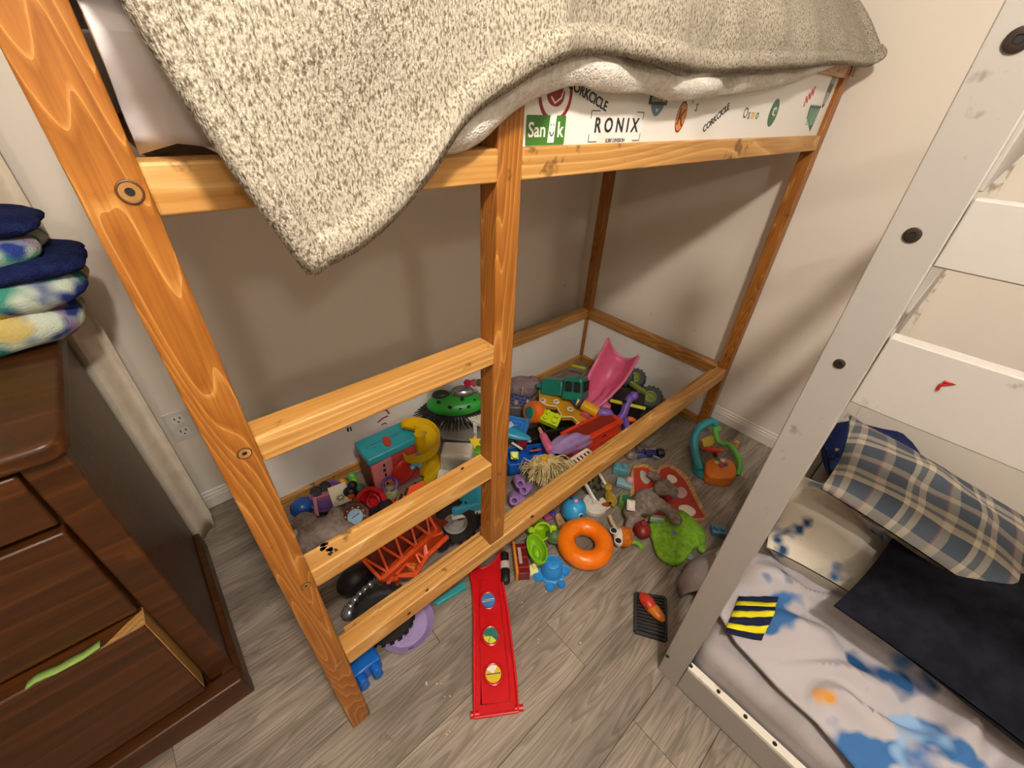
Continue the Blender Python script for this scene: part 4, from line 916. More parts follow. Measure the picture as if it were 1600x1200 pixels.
for k in range(5): q.sph((.03*math.cos(k*1.257), -.006, .03*math.sin(k*1.257)), .012)
q.obj('flower', pc('#6cc3d8', .4), t)
# --- garage with yellow spiral ramp
t = at('toy_garage', 'white and grey toy parking garage with a yellow spiral ramp', 'toy', 700, 690, .12, 0, 14)
GW, GG = pc('#e2dfda', .4), pc('#8d8984', .45)
def gl(u, v, z): return loc(t, u, v, z)
def gclip(u, v, z):
    w_ = P(u, v, z); w_.y = min(w_.y, .895); return inv(t) @ w_
def slab(poly, z0, z1, name, mat, bev=.004): return MB().prism([(p.x, p.y) for p in (gclip(u, v, z1) for u, v in poly)], z0, z1).obj(name, mat, t, bevel=bev)
slab([(640, 690), (715, 770), (770, 735), (745, 640), (690, 625), (648, 640)], 0, .045, 'base', GG)
slab([(646, 628), (700, 640), (752, 662), (762, 640), (690, 612), (650, 610)], .16, .185, 'upper_deck', GW)
slab([(672, 655), (700, 640), (748, 655), (740, 690), (690, 684)], .10, .115, 'middle_deck', GG)
for u, v in ((690, 652), (706, 655), (742, 664), (668, 640)):
    p = gl(u, v, .16); MB().box((p.x-.009, p.y-.009, .04), (p.x+.009, p.y+.009, .17)).obj('column', GW, t, bevel=.002)
ctr = gl(714, 702, .16)
bq = MB(TR(ctr.x, ctr.y, .0) @ TR(rz=-14)); bq.box((-.075, -.05, .04), (.075, .052, .165), None, .92, .9); bq.obj('bin', GW, t, bevel=.012, seg=3)
MB(TR(ctr.x, ctr.y, .0) @ TR(rz=-14)).box((-.060, -.052, .075), (.060, -.042, .150)).obj('recess', pc('#b9b8b0', .4), t, bevel=.004)
bq = MB(TR(ctr.x-.015, ctr.y-.085, 0) @ TR(rz=-14)); bq.box((-.085, -.04, .03), (.075, .035, .085)).obj('step', GW, t, bevel=.008, seg=3)
bq = MB(TR(ctr.x-.05, ctr.y-.15, 0) @ TR(rz=-14)); bq.box((-.06, -.05, .02), (.07, .03, .055)).obj('landing', GG, t, bevel=.004)
sc_ = gl(660, 716, .12)
rows = []
for i in range(61):
    a_ = R(150-600*i/60); z = .285-.235*i/60; row = []
    for r_, dz in ((.022, .02), (.024, .0), (.078, .0), (.081, .028), (.086, .028), (.086, -.010), (.022, -.010), (.018, .02)): row.append(Vector((sc_.x+r_*math.cos(a_), sc_.y+r_*math.sin(a_), z+dz)))
    rows.append(row)
MB().grid(rows, closed=True).obj('spiral_ramp', pc('#dcb814', .35), t)
MB().cyl((sc_.x, sc_.y, .03), (sc_.x, sc_.y, .27), .024).obj('ramp_core', pc('#cfa90f', .35), t)
# --- spiky green toy
t = at('spiky_toy', 'green domed toy ringed by black bristles on the garage', 'toy', 712, 624, .24, .19, 10, rx=14)
rows = []
MB().sph((0, 0, .03), .115, (1.25, .62, .42), 32).obj('shell', pc('#2a9c34', .35), t)
MB().lathe([(.128, 0), (.135, .01), (.12, .026)], 32, Matrix.Diagonal((1.05, .62, 1, 1)), False).obj('collar', BLACK, t)
q = MB()
for k in range(2):
    for i in range(58):
        a_ = 2*math.pi*i/58+k*.05; d = Vector((math.cos(a_)*1.05, math.sin(a_)*.62, 0)); p0 = d*.12+Vector((0, 0, .016-.012*k)); p1 = d*(.205-.025*k)+Vector((0, 0, -.01-.04*k)); q.cyl(p0, p1, .006, .0012, 6)
o = q.obj('bristles', pc('#232323', .45), t); o['kind'] = 'stuff'
for x, y, r_, s_ in ((-.03, -.045, .012, 1.6), (.02, -.055, .009, 1), (.06, -.045, .010, 1.8), (-.08, -.015, .013, 1.2), (.03, -.01, .012, 1.5), (.09, -.01, .010, 1)):
    zz = .03+.0483*math.sqrt(max(0, 1-(x/.144)**2-(y/.0713)**2)); MB().sph((x, y, zz-.002), r_, (1, s_*.7, .35), 10).obj('marking', DARK, t)
MB().sph((.035, .03, .085), .05, (1.2, .7, .55)).obj('silver_dome', pc('#9a9ca0', .22, 0, .8), t)
MB().sph((-.07, .03, .07), .034, (1.3, .8, .6)).obj('dark_pod', pc('#2a2c2e', .35), t)
for x, h in ((.06, '#a3213c'), (.09, '#b84a5a'), (.115, '#355a2c')): MB().lathe([(.001, .03), (.018, .012), (.02, 0), (.001, -.004)], 8, TR(x, .05, .12, rx=20, ry=x*300)).obj('petal', pc(h, .4), t)
# --- green basket with yellow star
t = at('toy_basket', 'small green ribbed toy basket with a yellow star inside', 'toy', 742, 704, .10, .05, 4)
MB().box((-.034, -.03, 0), (.034, .03, .075), None, 1.15, 1.15).obj('basket', pc('#5f9c2c', .4), t, bevel=.004)
for k in range(4): MB().box((-.038-.001*k, -.034-.001*k, .014+.016*k), (.038+.001*k, .034+.001*k, .020+.016*k)).obj('rib', pc('#7ab840', .4), t)
MB(TR(0, 0, .105, rx=60)).prism([(.034*(1 if i % 2 else .55)*math.cos(i*math.pi/6), .034*(1 if i % 2 else .55)*math.sin(i*math.pi/6)) for i in range(12)], -.008, .008).obj('star', pc('#e8cf1a', .4), t, bevel=.003)
# --- blue monster truck
t = at('monster_truck', 'sky blue toy monster truck with big black wheels behind the ladder post', 'toy truck', 745, 800, .15, 0, 20)
hp = loc(t, 742, 772, .20)
MB(TR(hp.x, hp.y, .0)).box((-.10, -.055, .165), (.06, .09, .205)).obj('hood', pc('#2fb1de', .3), t, bevel=.010, seg=3)
MB(TR(hp.x, hp.y, .0)).box((-.105, -.06, .150), (.065, .095, .166)).obj('trim', pc('#e6ebec', .3), t, bevel=.004)
MB(TR(hp.x, hp.y, .0)).box((-.09, -.05, .06), (.055, .08, .152)).obj('chassis', pc('#1a1a1d', .5), t, bevel=.004)
for k in range(6): MB(TR(hp.x, hp.y, 0)).box((-.03, -.056, .072+.013*k), (.05, -.05, .078+.013*k)).obj('grille_bar', pc('#34353a', .4), t)
wp = loc(t, 711, 811, .12); wheel(t, (wp.x, wp.y, .12), (-.15, -1, .38), .092, .075, '#9b9a98')
wp2 = loc(t, 770, 800, .10); wheel(t, (wp2.x-.02, wp2.y+.17, .095), (.1, 1, .0), .092, .075, '#9b9a98')
q = MB(); p = loc(t, 728, 835, .03); q.sph((p.x, p.y, .035), .03, (.7, .6, 1)); q.obj('bumper', pc('#d8d8da', .3), t)
# --- orange lattice buggy
t = thing('toy_buggy', 'orange toy buggy with lattice frame and black tyre behind the front rail', 'toy truck', P(620, 890, 0)); iv2 = inv(t)
OR = pc('#e2541a', .35); ORD = pc('#c9440f', .35)
def truss(name, A0, A1, B0, B1, n, r, mat=OR):
    A0, A1, B0, B1 = [LL(*x) for x in (A0, A1, B0, B1)]; q = MB(); q.bar(A0, A1, r*1.3); q.bar(B0, B1, r*1.3); q.bar(A0, B0, r); q.bar(A1, B1, r)
    for i in range(n):
        a_, b_ = (A0.lerp(A1, i/n), B0.lerp(B1, (i+.5)/n)); q.bar(a_, b_, r*.8); q.bar(b_, A0.lerp(A1, (i+1)/n), r*.8)
    return q.obj(name, mat, t, bevel=.0015)
truss('side_lattice', (560, 868, .20), (664, 796, .23), (596, 906, .165), (682, 828, .19), 4, .010)
q = MB(); A = [LL(*x) for x in ((596, 910, .16), (684, 826, .19), (694, 838, .12), (610, 925, .05))]; n_ = Vector((.012, .03, 0))
q.raw([*A, *[p+n_ for p in A]], [(0, 1, 2, 3), (7, 6, 5, 4), (0, 4, 5, 1), (1, 5, 6, 2), (2, 6, 7, 3), (3, 7, 4, 0)]); q.obj('tray_side', ORD, t, bevel=.003)
q = MB(); A = [LL(*x) for x in ((572, 872, .15), (672, 796, .19), (700, 815, .15), (600, 905, .11))]; n_ = Vector((0, 0, .008))
q.raw([*A, *[p-n_ for p in A]], [(0, 1, 2, 3), (7, 6, 5, 4), (0, 4, 5, 1), (1, 5, 6, 2), (2, 6, 7, 3), (3, 7, 4, 0)]); q.obj('tray_floor', pc('#7a2408', .8), t)
truss('roll_cage', (617, 900, .135), (662, 843, .165), (648, 900, .12), (668, 868, .14), 3, .010)
q = MB(); q.bar(LL(662, 843, .165), LL(692, 832, .17), .009); q.bar(LL(668, 868, .14), LL(700, 838, .15), .014); q.bar(LL(617, 900, .135), LL(556, 962, .09), .020); q.bar(LL(560, 968, .07), LL(600, 916, .10), .014); q.obj('arms', OR, t, bevel=.002)
for u, v, z in ((618, 901, .145), (663, 845, .172), (654, 883, .14), (600, 914, .13)): p = LL(u, v, z); MB().cyl(p, p+Vector((-.004, -.012, .010)), .008, n=12).obj('pivot', ORD, t)
p = LL(644, 886, .12); MB().sph(p, .017).obj('gold_bulb', pc('#a59a24', .25), t)
p = LL(600, 960, .10); wheel(t, p, (-.35, -.75, .45), .095, .05, '#6d6a66', treads=22, hubr=.55)
p = LL(556, 905, .10); MB().sph(p, .06, (1.1, .8, .8)).obj('seat', BLACK, t)
q = MB()
for i, (u, v) in enumerate(((548, 948), (555, 938), (563, 929), (571, 922), (578, 914))): q.sph(LL(u, v, .09+.012*(i % 2)), .016, n=12); q.cyl(LL(u+4, v-2, .08), LL(u+10, v-14, .10), .005)
q.sph(LL(545, 956, .08), .024, (1, 1, .8)); q.obj('engine', pc('#9a9da0', .25, 0, .7), t)
p = LL(690, 845, .07); MB().lathe([(.03, 0), (.034, .02), (.02, .03)], 20, TR(*p) @ TR(rx=70)).obj('rear_drum', BLACK, t)
# upper orange slide piece with slots
t = thing('toy_slide', 'flat orange slotted toy piece behind the lower rung', 'toy', P(650, 775, .10)); iv2 = inv(t)
A = [LL(*x) for x in ((600, 800, .13), (640, 760, .15), (662, 750, .16), (666, 760, .155), (640, 800, .12), (620, 815, .11))]; q = MB(); n_ = Vector((0, 0, .012)); k_ = len(A)
q.raw([*A, *[p-n_ for p in A]], [tuple(range(k_)), tuple(range(2*k_-1, k_-1, -1))]+[(i, i+k_, (i+1) % k_+k_, (i+1) % k_) for i in range(k_)]); q.obj('plate', OR, t, bevel=.002)
for u, v in ((626, 778), (635, 769), (648, 760)): p = LL(u, v, .142); MB(TR(*p) @ TR(rz=40, ry=-10)).box((-.016, -.005, -.006), (.016, .005, .006)).obj('slot', DARK, t)
# --- corner heap near the left post
t = at('plush_bunny', 'pale grey plush animal slumped in the corner by the post', 'plush toy', 505, 830, .05, 0, 0); iv2 = inv(t)
q = MB(); q.sph(LL(505, 830, .07), .062, (1.4, .9, .8)); q.sph(LL(476, 818, .08), .046); q.sph(LL(525, 806, .085), .038, (.8, 1, 1.1)); q.sph(LL(480, 845, .05), .05); q.sph(LL(540, 830, .045), .04); q.obj('body', PLUSHL, t, remesh=.008)
p = LL(462, 838, .07); MB().sph(p, .03, (.6, 1, 1)).obj('ear', fabric('cream_plush', '#c9bda8', bump=.5), t)
c = P(472, 792, .04); tag(MB().sph((0, 0, .04), .044, (1, 1, .9)).lathe([(.0445, .03), (.046, .04), (.0445, .05)], 24, None, False).obj('toy_ball', pc('#1b55a8', .35), loc=(c.x, c.y, 0)), 'blue toy ball behind the pale grey plush animal', 'ball')
t = at('toy_clock', 'octagonal brown toy clock with a pale blue face', 'toy clock', 557, 812, .05, .0, 10, rx=38)
t.location.z = .07
MB(TR(rz=22.5)).lathe([(.058, -.012), (.062, .0), (.056, .012), (.044, .012), (.043, .006), (.0001, .006)], 8).obj('case', pc('#4a1f1c', .4), t, bevel=.002)
MB().lathe([(.030, .0065), (.0001, .008)], 20).obj('face', pc('#8fb0cc', .35), t)
for k in range(10): MB().sph((.037*math.cos(k*.628), .037*math.sin(k*.628), .009), .0045, n=8).obj('numeral', pc('#d9a83a', .4), t)
MB().bar((-.012, -.006, .009), (.016, .012, .009), .004, .002).obj('hand', pc('#44508a', .4), t)
t = at('toy_bowl', 'purple toy dish tipped among the small toys', 'toy bowl', 516, 778, .04, .03, -20, rx=14)
MB().lathe([(.0001, 0), (.05, .004), (.068, .03), (.072, .03), (.054, -.002), (.0001, -.006)], 30).obj('dish', pc('#6d4a94', .35), t)
MB().tor((0, 0, .031), .070, .004, 30, 8).obj('rim', pc('#7a569f', .35), t)
t = at('picture_card', 'cream card with a green leaf print in the corner heap', 'card', 531, 774, .07, .075, 34, rx=18)
MB().box((-.036, -.046, 0), (.036, .046, .003)).obj('card', pc('#ddd6c2', .6), t)
q = MB()
for k in range(6): q.sph((.012*math.cos(k*1.05), -.016+.010*math.sin(k*1.05), .0035), .006, (1, .6, .2), 8)
q.obj('leaf_print', pc('#5f7a3a', .6), t)
t = at('toy_pot', 'red round toy pot lying open in the corner heap', 'toy pot', 583, 778, .08, .06, -10, rx=50)
MB().lathe([(.0001, -.03), (.045, -.03), (.054, .02), (.064, .022), (.064, .030), (.050, .030), (.042, -.02), (.0001, -.022)], 30).obj('pot', pc('#cc1f2a', .35), t)
MB().tor((0, 0, .0), .026, .007, 24, 8, TR(0, 0, .004)).obj('inner_ring', pc('#a8161f', .35), t)
MB().bar((.05, 0, .02), (.10, .02, .024), .018, .010).obj('handle', pc('#cc1f2a', .35), t, bevel=.003)
t = at('toy_car', 'black toy vehicle wedged beside the red toy pot', 'toy car', 604, 802, .06, .01, 30)
MB().box((-.06, -.035, .02), (.06, .035, .075)).box((-.03, -.03, .075), (.035, .03, .105), None, .7, .8).obj('body', BLACK, t, bevel=.006)
for x in (-.035, .035): wheel(t, (x, -.04, .026), (0, -1, 0), .026, .02, '#3a3a3c', treads=10)
for u, v, z, r_, h, nm in ((535, 755, .045, .020, '#e0b01c', 'yellow toy bead ball in the corner heap'), (523, 762, .045, .017, '#d9452a', 'orange red toy bead ball in the corner heap'), (553, 752, .05, .020, '#7cba2a', 'lime toy bead ball in the corner heap'), (550, 744, .055, .019, '#58b85e', 'mint green toy bead ball in the corner heap'), (562, 764, .045, .022, '#3f8a80', 'teal toy bead ball beside the red pot')):
    p = P(u, v, z); q = MB(); q.sph((0, 0, r_), r_); q.tor((0, 0, r_), r_*.98, r_*.07, 20, 6); tag(q.obj('bead_ball', pc(h, .3), loc=(p.x, p.y, max(0, z-r_))), nm, 'ball', 'small coloured balls in the corner heap')
t = at('toy_cart', 'pink toy cart with two black wheels by the back panel', 'toy', 496, 775, .04, .03, 30)
MB().box((-.03, -.02, 0), (.05, .02, .02)).obj('body', pc('#b76a7c', .4), t, bevel=.003)
MB().bar((-.012, -.01, .012), (-.01, -.14, .05), .014).obj('handle', pc('#c98a98', .4), t, bevel=.003)
for u, v in ((493, 766), (507, 758)): p = loc(t, u, v, .07); wheel(t, (p.x, p.y, .03), (-.2, -.8, .7), .024, .016, '#222222', treads=10)
t = at('toy_figure', 'black and orange toy penguin figure in the corner heap', 'toy figure', 548, 772, .06, .04, 10)
MB().sph((0, 0, .03), .03, (1, .8, 1)).sph((.012, .01, .062), .02).obj('body', BLACK, t); MB().cb((.01, -.026, .034), (.026, .012, .02)).obj('belly', pc('#d9501f', .4), t, bevel=.003)
t = at('toy_bangle', 'purple toy bangles stacked beside the red pot', 'toy', 610, 752, .09, .07, 0, rx=40)
for k in range(3): MB().tor((0, 0, .012*k), .03, .0055, 26, 8).obj('bangle', pc('#6f4a9a', .35), t)
t = at('toy_cushion', 'olive round toy lid near the purple bangles', 'toy', 609, 765, .07, .05, 0, rx=40)
MB().sph((0, 0, .01), .036, (1, 1, .35)).obj('lid', pc('#8b8a54', .5), t); MB().sph((0, 0, .022), .012, (1, 1, .5)).obj('knob', pc('#9a9862', .5), t)
c = P(558, 795, .02); t = thing('cardboard_piece', 'cream cardboard scrap under the toy clock', 'card', (c.x, c.y, .018), rz=-20); MB().box((-.08, -.05, 0), (.07, .06, .004)).obj('sheet', pc('#d8cdb6', .8), t); MB().box((-.08, .05, 0), (.07, .062, .02)).obj('flap', pc('#cfc3aa', .8), t)

# --- teal and pink dump truck
t = at('dump_truck', 'teal and pink toy dump truck tipped on the heap', 'toy truck', 895, 620, .12, .0, 0); iv2 = inv(t)
TE, PK = pc('#127868', .35), pc('#d9648c', .4)
cabm = Matrix.Translation(LL(893, 603, .20)) @ Euler((R(-22), R(-12), R(-24))).to_matrix().to_4x4()
MB(cabm).box((-.03, -.075, -.065), (.085, .06, .055), None, .85, .9).obj('cab', TE, t, bevel=.010, seg=3)
MB(cabm).box((-.16, -.06, -.055), (-.03, .06, .03), None, .95, .9).obj('hood', TE, t, bevel=.010, seg=3)
MB(cabm).box((-.185, -.068, -.02), (-.155, .068, -.004)).obj('bumper_lip', TE, t, bevel=.004)
for x0, x1 in ((-.012, .028), (.036, .074)):
    o = MB(cabm).box((x0, -.0775, -.02), (x1, -.066, .036)).obj('window', DARK, t, bevel=.006)
MB(cabm).box((.0835, -.045, -.02), (.0868, .04, .036)).obj('window', DARK, t, bevel=.004)
# pink tipper: scoop built as a shell
A_, B_ = LL(912, 640, .11), LL(968, 566, .25); xa = (B_-A_).normalized(); Lb = (B_-A_).length
nn_ = (inv(t).to_3x3() @ (CP-P(936, 600, .18))).normalized(); nn_ = (nn_+Vector((-.25, -.1, .1))); za = (nn_-xa*nn_.dot(xa)).normalized(); ya = za.cross(xa)
bm_ = Matrix((xa, ya, za)).transposed().to_4x4(); bm_.translation = A_
rows = []
for i in range(21):
    s_ = i/20; wdt = .045+.050*math.sin(min(1, s_*1.15)*math.pi*.5); row = []
    for j in range(17):
        v_ = j/16*2-1; row.append(Vector((Lb*s_-.02*v_*v_*s_, wdt*v_, (.115*abs(v_)**2.4)*(.5+.5*s_)+.10*max(0, s_-.6)**2*6-.045)))
    rows.append(row)
MB(bm_).grid(rows).obj('tipper', PK, t, solid=.010)
rim = [r_[0] for r_ in rows]+rows[-1]+[r_[-1] for r_ in rows[::-1]]
MB(bm_).tube(rim, .0085, 8).obj('tipper_rim', pc('#e0759a', .4), t)
MB().tube([LL(912, 652, .12), LL(926, 636, .13), LL(942, 624, .13), LL(950, 610, .14)], .026, 12).obj('tipper_arm', PK, t)
MB().sph(LL(948, 634, .10), .034, (1.4, .9, .7)).obj('pink_lobe', pc('#cf6a8e', .4), t)
# --- black truck with chunky grey wheels standing at the right
t = at('toy_truck', 'black and yellow toy truck on its side with chunky grey tyres', 'toy truck', 985, 640, .08, 0, 0); iv2 = inv(t)
bx_ = Matrix.Translation(LL(982, 634, .12)) @ Euler((R(8), R(0), R(-18))).to_matrix().to_4x4()
MB(bx_).box((-.09, -.05, -.11), (.075, .07, .05)).obj('body', BLACK, t, bevel=.008)
MB(bx_).box((-.10, -.058, .048), (.085, -.040, .060)).obj('trim', pc('#d6d32a', .4), t, bevel=.003)
MB().bar(LL(893, 571, .12), LL(915, 576, .12), .014).obj('trim', pc('#d6d32a', .4), t, bevel=.003)
TY = '#3f464a'
for u, v, z, r_ in ((1016, 622, .13, .066), (974, 590, .15, .058), (992, 592, .13, .062)): wheel(t, LL(u, v, z), (-.25, -.55, .8), r_, .062, '#7f8f3a', tyre=TY, treads=16, hubr=.52)
MB().bar(LL(985, 598, .17), LL(1008, 614, .17), .022).obj('axle', pc('#7f8f3a', .4), t, bevel=.003)
MB().bar(LL(985, 655, .06), LL(1012, 645, .07), .05).obj('undercarriage', pc('#1d2a33', .5), t, bevel=.006)
# --- purple handle toy
t = at('toy_drill', 'purple plastic toy drill standing by the front rail', 'toy', 980, 650, .06, 0, 0); iv2 = inv(t)
PU = pc('#7355b4', .35)
q = MB(); q.tube([tuple(p) for p in smoothpoly([tuple(LL(*x)) for x in ((962, 658, .10), (974, 650, .12), (978, 634, .16), (984, 622, .19), (992, 618, .20))], 2, False)], .022, 12); q.sph(LL(990, 619, .20), .026); q.obj('grip', PU, t)
q = MB(); q.tube([LL(976, 652, .11), LL(980, 668, .06), LL(976, 676, .03)], .018, 10); q.obj('stem', PU, t)
p = LL(977, 627, .195); MB().cyl(p, p+Vector((-.012, -.012, .006)), .009, n=12).obj('hole', DARK, t)
MB().sph(LL(984, 655, .07), .022, (1.6, .8, .7)).obj('orange_foot', pc('#df6a22', .4), t); MB().sph(LL(970, 652, .08), .02, (1.4, .9, .8)).obj('blue_joint', pc('#2c4a9a', .4), t)
# --- yellow roller with purple end
t = at('toy_roller', 'yellow toy roller with purple rounded ends', 'toy', 925, 640, .15, .0, 0); iv2 = inv(t)
a_, b_ = LL(910, 632, .17), LL(934, 645, .155); MB().cyl(a_, b_, .029, n=24).obj('roller', pc('#e0aa1a', .35), t, bevel=.002)
MB().sph(LL(944, 645, .15), .032, (1.5, .9, .85), rot=(0, 0, R(-6))).obj('end_cap', pc('#7d5fb8', .35), t)
MB().cyl(LL(906, 630, .172), LL(909, 632, .17), .031, n=20).obj('collar', pc('#4e3c80', .4), t); MB().cyl(LL(901, 628, .175), LL(906, 630, .172), .02, n=16).obj('tip', pc('#d8c23a', .4), t)
# --- orange crate
t = thing('toy_crate', 'orange red two tier toy crate with slot holes', 'toy box', P(938, 680, 0)); iv2 = inv(t)
a_, b_ = LL(893, 690, .15), LL(966, 653, .15); a_.z = b_.z = 0; d = (b_-a_); Ln = d.length; an = math.atan2(d.y, d.x)
mm = Matrix.Translation(a_) @ Matrix.Rotation(an, 4, 'Z')
CR = pc('#e03d1c', .35)
MB(mm).box((0, -.03, .02), (Ln, .075, .145)).obj('body', CR, t, bevel=.006)
MB(mm).box((-.004, -.036, .136), (Ln+.006, .080, .152)).obj('upper_rim', CR, t, bevel=.004)
MB(mm).box((-.004, -.036, .076), (Ln+.006, .080, .084)).obj('middle_rim', pc('#b92d12', .4), t, bevel=.002)
for x in (.28, .62):
    for z in (.048, .110): MB(mm).box((Ln*x-.015, -.0305, z-.006), (Ln*x+.015, -.028, z+.006)).obj('slot', pc('#3a1a30', .6), t, bevel=.002)
MB(mm).box((.02, -.01, .1515), (Ln-.02, .06, .153)).obj('inside', pc('#8c2410', .5), t)
# --- gold tray
poly = [(843, 600), (862, 598), (880, 606), (902, 620), (925, 640), (928, 658), (912, 668), (902, 660), (894, 652), (878, 652), (870, 636), (856, 634), (842, 628)]
t = thing('toy_tray', 'golden yellow toy tray with round white rings and scalloped edge', 'toy', P(882, 634, .06)); iv2 = inv(t); t.rotation_euler = (0, 0, 0)
pp = [LL(u, v, .15-.0006*(v-600)) for u, v in poly]; n_ = len(pp); q = MB()
q.raw([*pp, *[p-Vector((0, 0, .02)) for p in pp]], [tuple(range(n_)), tuple(range(2*n_-1, n_-1, -1))]+[(i, i+n_, (i+1) % n_+n_, (i+1) % n_) for i in range(n_)]); q.obj('tray', pc('#d49a1e', .35), t)
MB().tube([tuple(p+Vector((0, 0, .003))) for p in pp[5:]], .004, 6).obj('piping', pc('#e9dcb4', .4), t)
MB().tube([tuple(p+Vector((0, 0, .005))) for p in pp[:6]], .006, 6).obj('edge', pc('#e2ab2a', .35), t)
for u, v in ((848, 626), (869, 628), (891, 640), (905, 665)): p = LL(u, v, .135); q = MB(TR(p.x, p.y, p.z-.0+.002)); q.tor((0, 0, 0), .014, .005, 20, 8); q.mi = 1; q.lathe([(.011, .001), (.0001, .002)], 16); q.obj('ring', [pc('#e8e3d6', .4), pc('#8f8a78', .4)], t)
MB().tube([tuple(LL(*x)) for x in ((866, 606, .16), (874, 612, .165), (888, 616, .165), (900, 630, .16))], .014, 10).obj('blue_tube', pc('#1d5f9c', .35), t); MB().tube([tuple(LL(*x)) for x in ((862, 604, .155), (866, 612, .157), (878, 618, .157))], .008, 8).obj('rust_tube', pc('#8c4a22', .4), t)
# --- orange wheel with teal hub
t = at('rolling_toy', 'orange rolling toy drum with a teal hub', 'toy', 834, 645, .13, .0, 0); iv2 = inv(t)
ax = Vector((-.75, -.55, .35)).normalized(); m_ = ax.to_track_quat('Z', 'Y').to_matrix().to_4x4(); m_.translation = LL(835, 644, .14)
MB(m_).lathe([(.03, -.04), (.052, -.036), (.060, -.01), (.060, .01), (.052, .032), (.034, .036)], 32).obj('tyre', pc('#e2701a', .35), t)
MB(m_).lathe([(.034, .034), (.030, .040), (.0001, .041)], 24).obj('hub', pc('#1f7f78', .35), t)
# --- lime bricks
t = at('building_block', 'neon lime building brick on the black box', 'toy block', 860, 652, .14, .115, -20, rx=20, ry=10)
LM = pc('#c5dc1c', .35); MB().box((-.048, -.034, 0), (.048, .034, .04)).obj('body', LM, t, bevel=.004)
for x in (-.024, .024):
    for y in (-.016, .016): MB().cyl((x, y, .04), (x, y, .056), .013, n=18).obj('stud', LM, t, bevel=.002)
t = at('building_block', 'neon lime building block standing in front of the blue tray', 'toy block', 804, 716, .08, .07, 6, rx=-50)
MB().box((-.019, -.024, 0), (.019, .026, .038)).obj('body', LM, t, bevel=.004); MB().cyl((0, -.024, .018), (0, -.044, .018), .015, n=18).obj('stud', LM, t, bevel=.002)
# --- black box
t = at('toy_bin', 'black open toy bin in the middle of the heap', 'toy box', 876, 672, .06, 0, 18)
q = MB(); q.box((-.11, -.055, 0), (.11, .055, .01))
for a_, b_ in (((-.11, -.055), (.11, -.047)), ((-.11, .047), (.11, .055)), ((-.11, -.055), (-.102, .055)), ((.102, -.055), (.11, .055))): q.box((*a_, 0), (*b_, .115))
q.obj('bin', pc('#1c1918', .4), t); MB().box((-.114, -.060, .110), (.114, -.045, .118)).box((-.114, .045, .110), (.114, .060, .118)).obj('rim', pc('#262220', .35), t)
MB().box((-.24, -.05, .0), (-.115, .04, .075)).obj('side_box', pc('#141318', .5), t, bevel=.004)
# --- blue maze tile, shark, blue tray
t = at('maze_board', 'blue toy maze board with raised walls beside the ladder post', 'toy', 808, 662, .14, .11, -14, rx=26)
MB().box((-.06, -.065, 0), (.055, .06, .010)).obj('board', pc('#1f6ec2', .35), t, bevel=.003)
q = MB(); ml = [((-.05, -.05), (-.05, .05)), ((-.05, .05), (.045, .05)), ((.045, .05), (.045, -.05)), ((-.03, .03), (.025, .03)), ((.025, .03), (.025, -.02)), ((-.03, .03), (-.03, -.03)), ((-.01, .01), (.008, .01)), ((-.01, .01), (-.01, -.05)), ((.008, -.01), (.008, -.05)), ((.025, -.04), (.045, -.04))]
for a_, b_ in ml: q.bar((*a_, .012), (*b_, .012), .0045, .008)
q.obj('walls', pc('#4a93da', .35), t)
t = thing('toy_shark', 'teal toy shark head with white teeth and open red mouth', 'toy', P(812, 685, .11)); iv2 = inv(t)
a_, b_ = LL(786, 672, .14), LL(829, 686, .125)
rows = []
d = (b_-a_); sd = Vector((-d.y, d.x, 0)).normalized(); upv = Vector((0, 0, 1))
for i in range(13):
    s_ = i/12; c_ = a_.lerp(b_, s_); rw = .042*(1-s_**2.2*.75); rows.append([c_+sd*rw*math.cos(2*math.pi*j/16)+upv*rw*.6*max(-.25, math.sin(2*math.pi*j/16)) for j in range(16)])
MB().grid(rows, closed=True).obj('head', pc('#2595bd', .35), t)
MB().prism([(p.x, p.y) for p in (LL(u, v, .115) for u, v in ((806, 688), (824, 690), (822, 698), (812, 699)))], a_.z-.04, a_.z-.018).obj('mouth', pc('#7c1420', .4), t)
for k, (A_, B_) in enumerate((((806, 684), (830, 690)), ((800, 692), (816, 702)))):
    p, r_ = LL(*A_, .115), LL(*B_, .115); q = MB(); q.bar(p, r_, .009, .006)
    for j in range(6): e_ = p.lerp(r_, (j+.5)/6); q.cyl(e_, e_+Vector((0, 0, -.012 if k == 0 else .010)), .005, .0008, 6)
    q.obj('teeth', pc('#ece9e2', .4), t)
p = LL(799, 666, .165); MB().prism([(-.02, 0), (.018, 0), (-.006, .035)], -.004, .004, Matrix.Translation(p) @ TR(rx=90, rz=0)).obj('fin', pc('#dfe6e8', .4), t)
t = at('toy_tray', 'bright blue toy tray below the shark', 'toy', 826, 712, .06, .02, 14)
BL2 = pc('#1560c4', .35)
MB().box((-.115, -.07, 0), (.085, .05, .012)).obj('floor_plate', BL2, t, bevel=.003)
for a_, b_ in (((-.115, .042), (.085, .050)), ((-.115, -.07), (.085, -.062)), ((.077, -.07), (.085, .05)), ((-.115, -.07), (-.107, .05))): MB().box((*a_, 0), (*b_, .065)).obj('side', BL2, t, bevel=.002)
for x in (-.04, .04): MB().box((x-.012, .0405, .035), (x+.012, .0425, .047)).obj('slot', DARK, t)
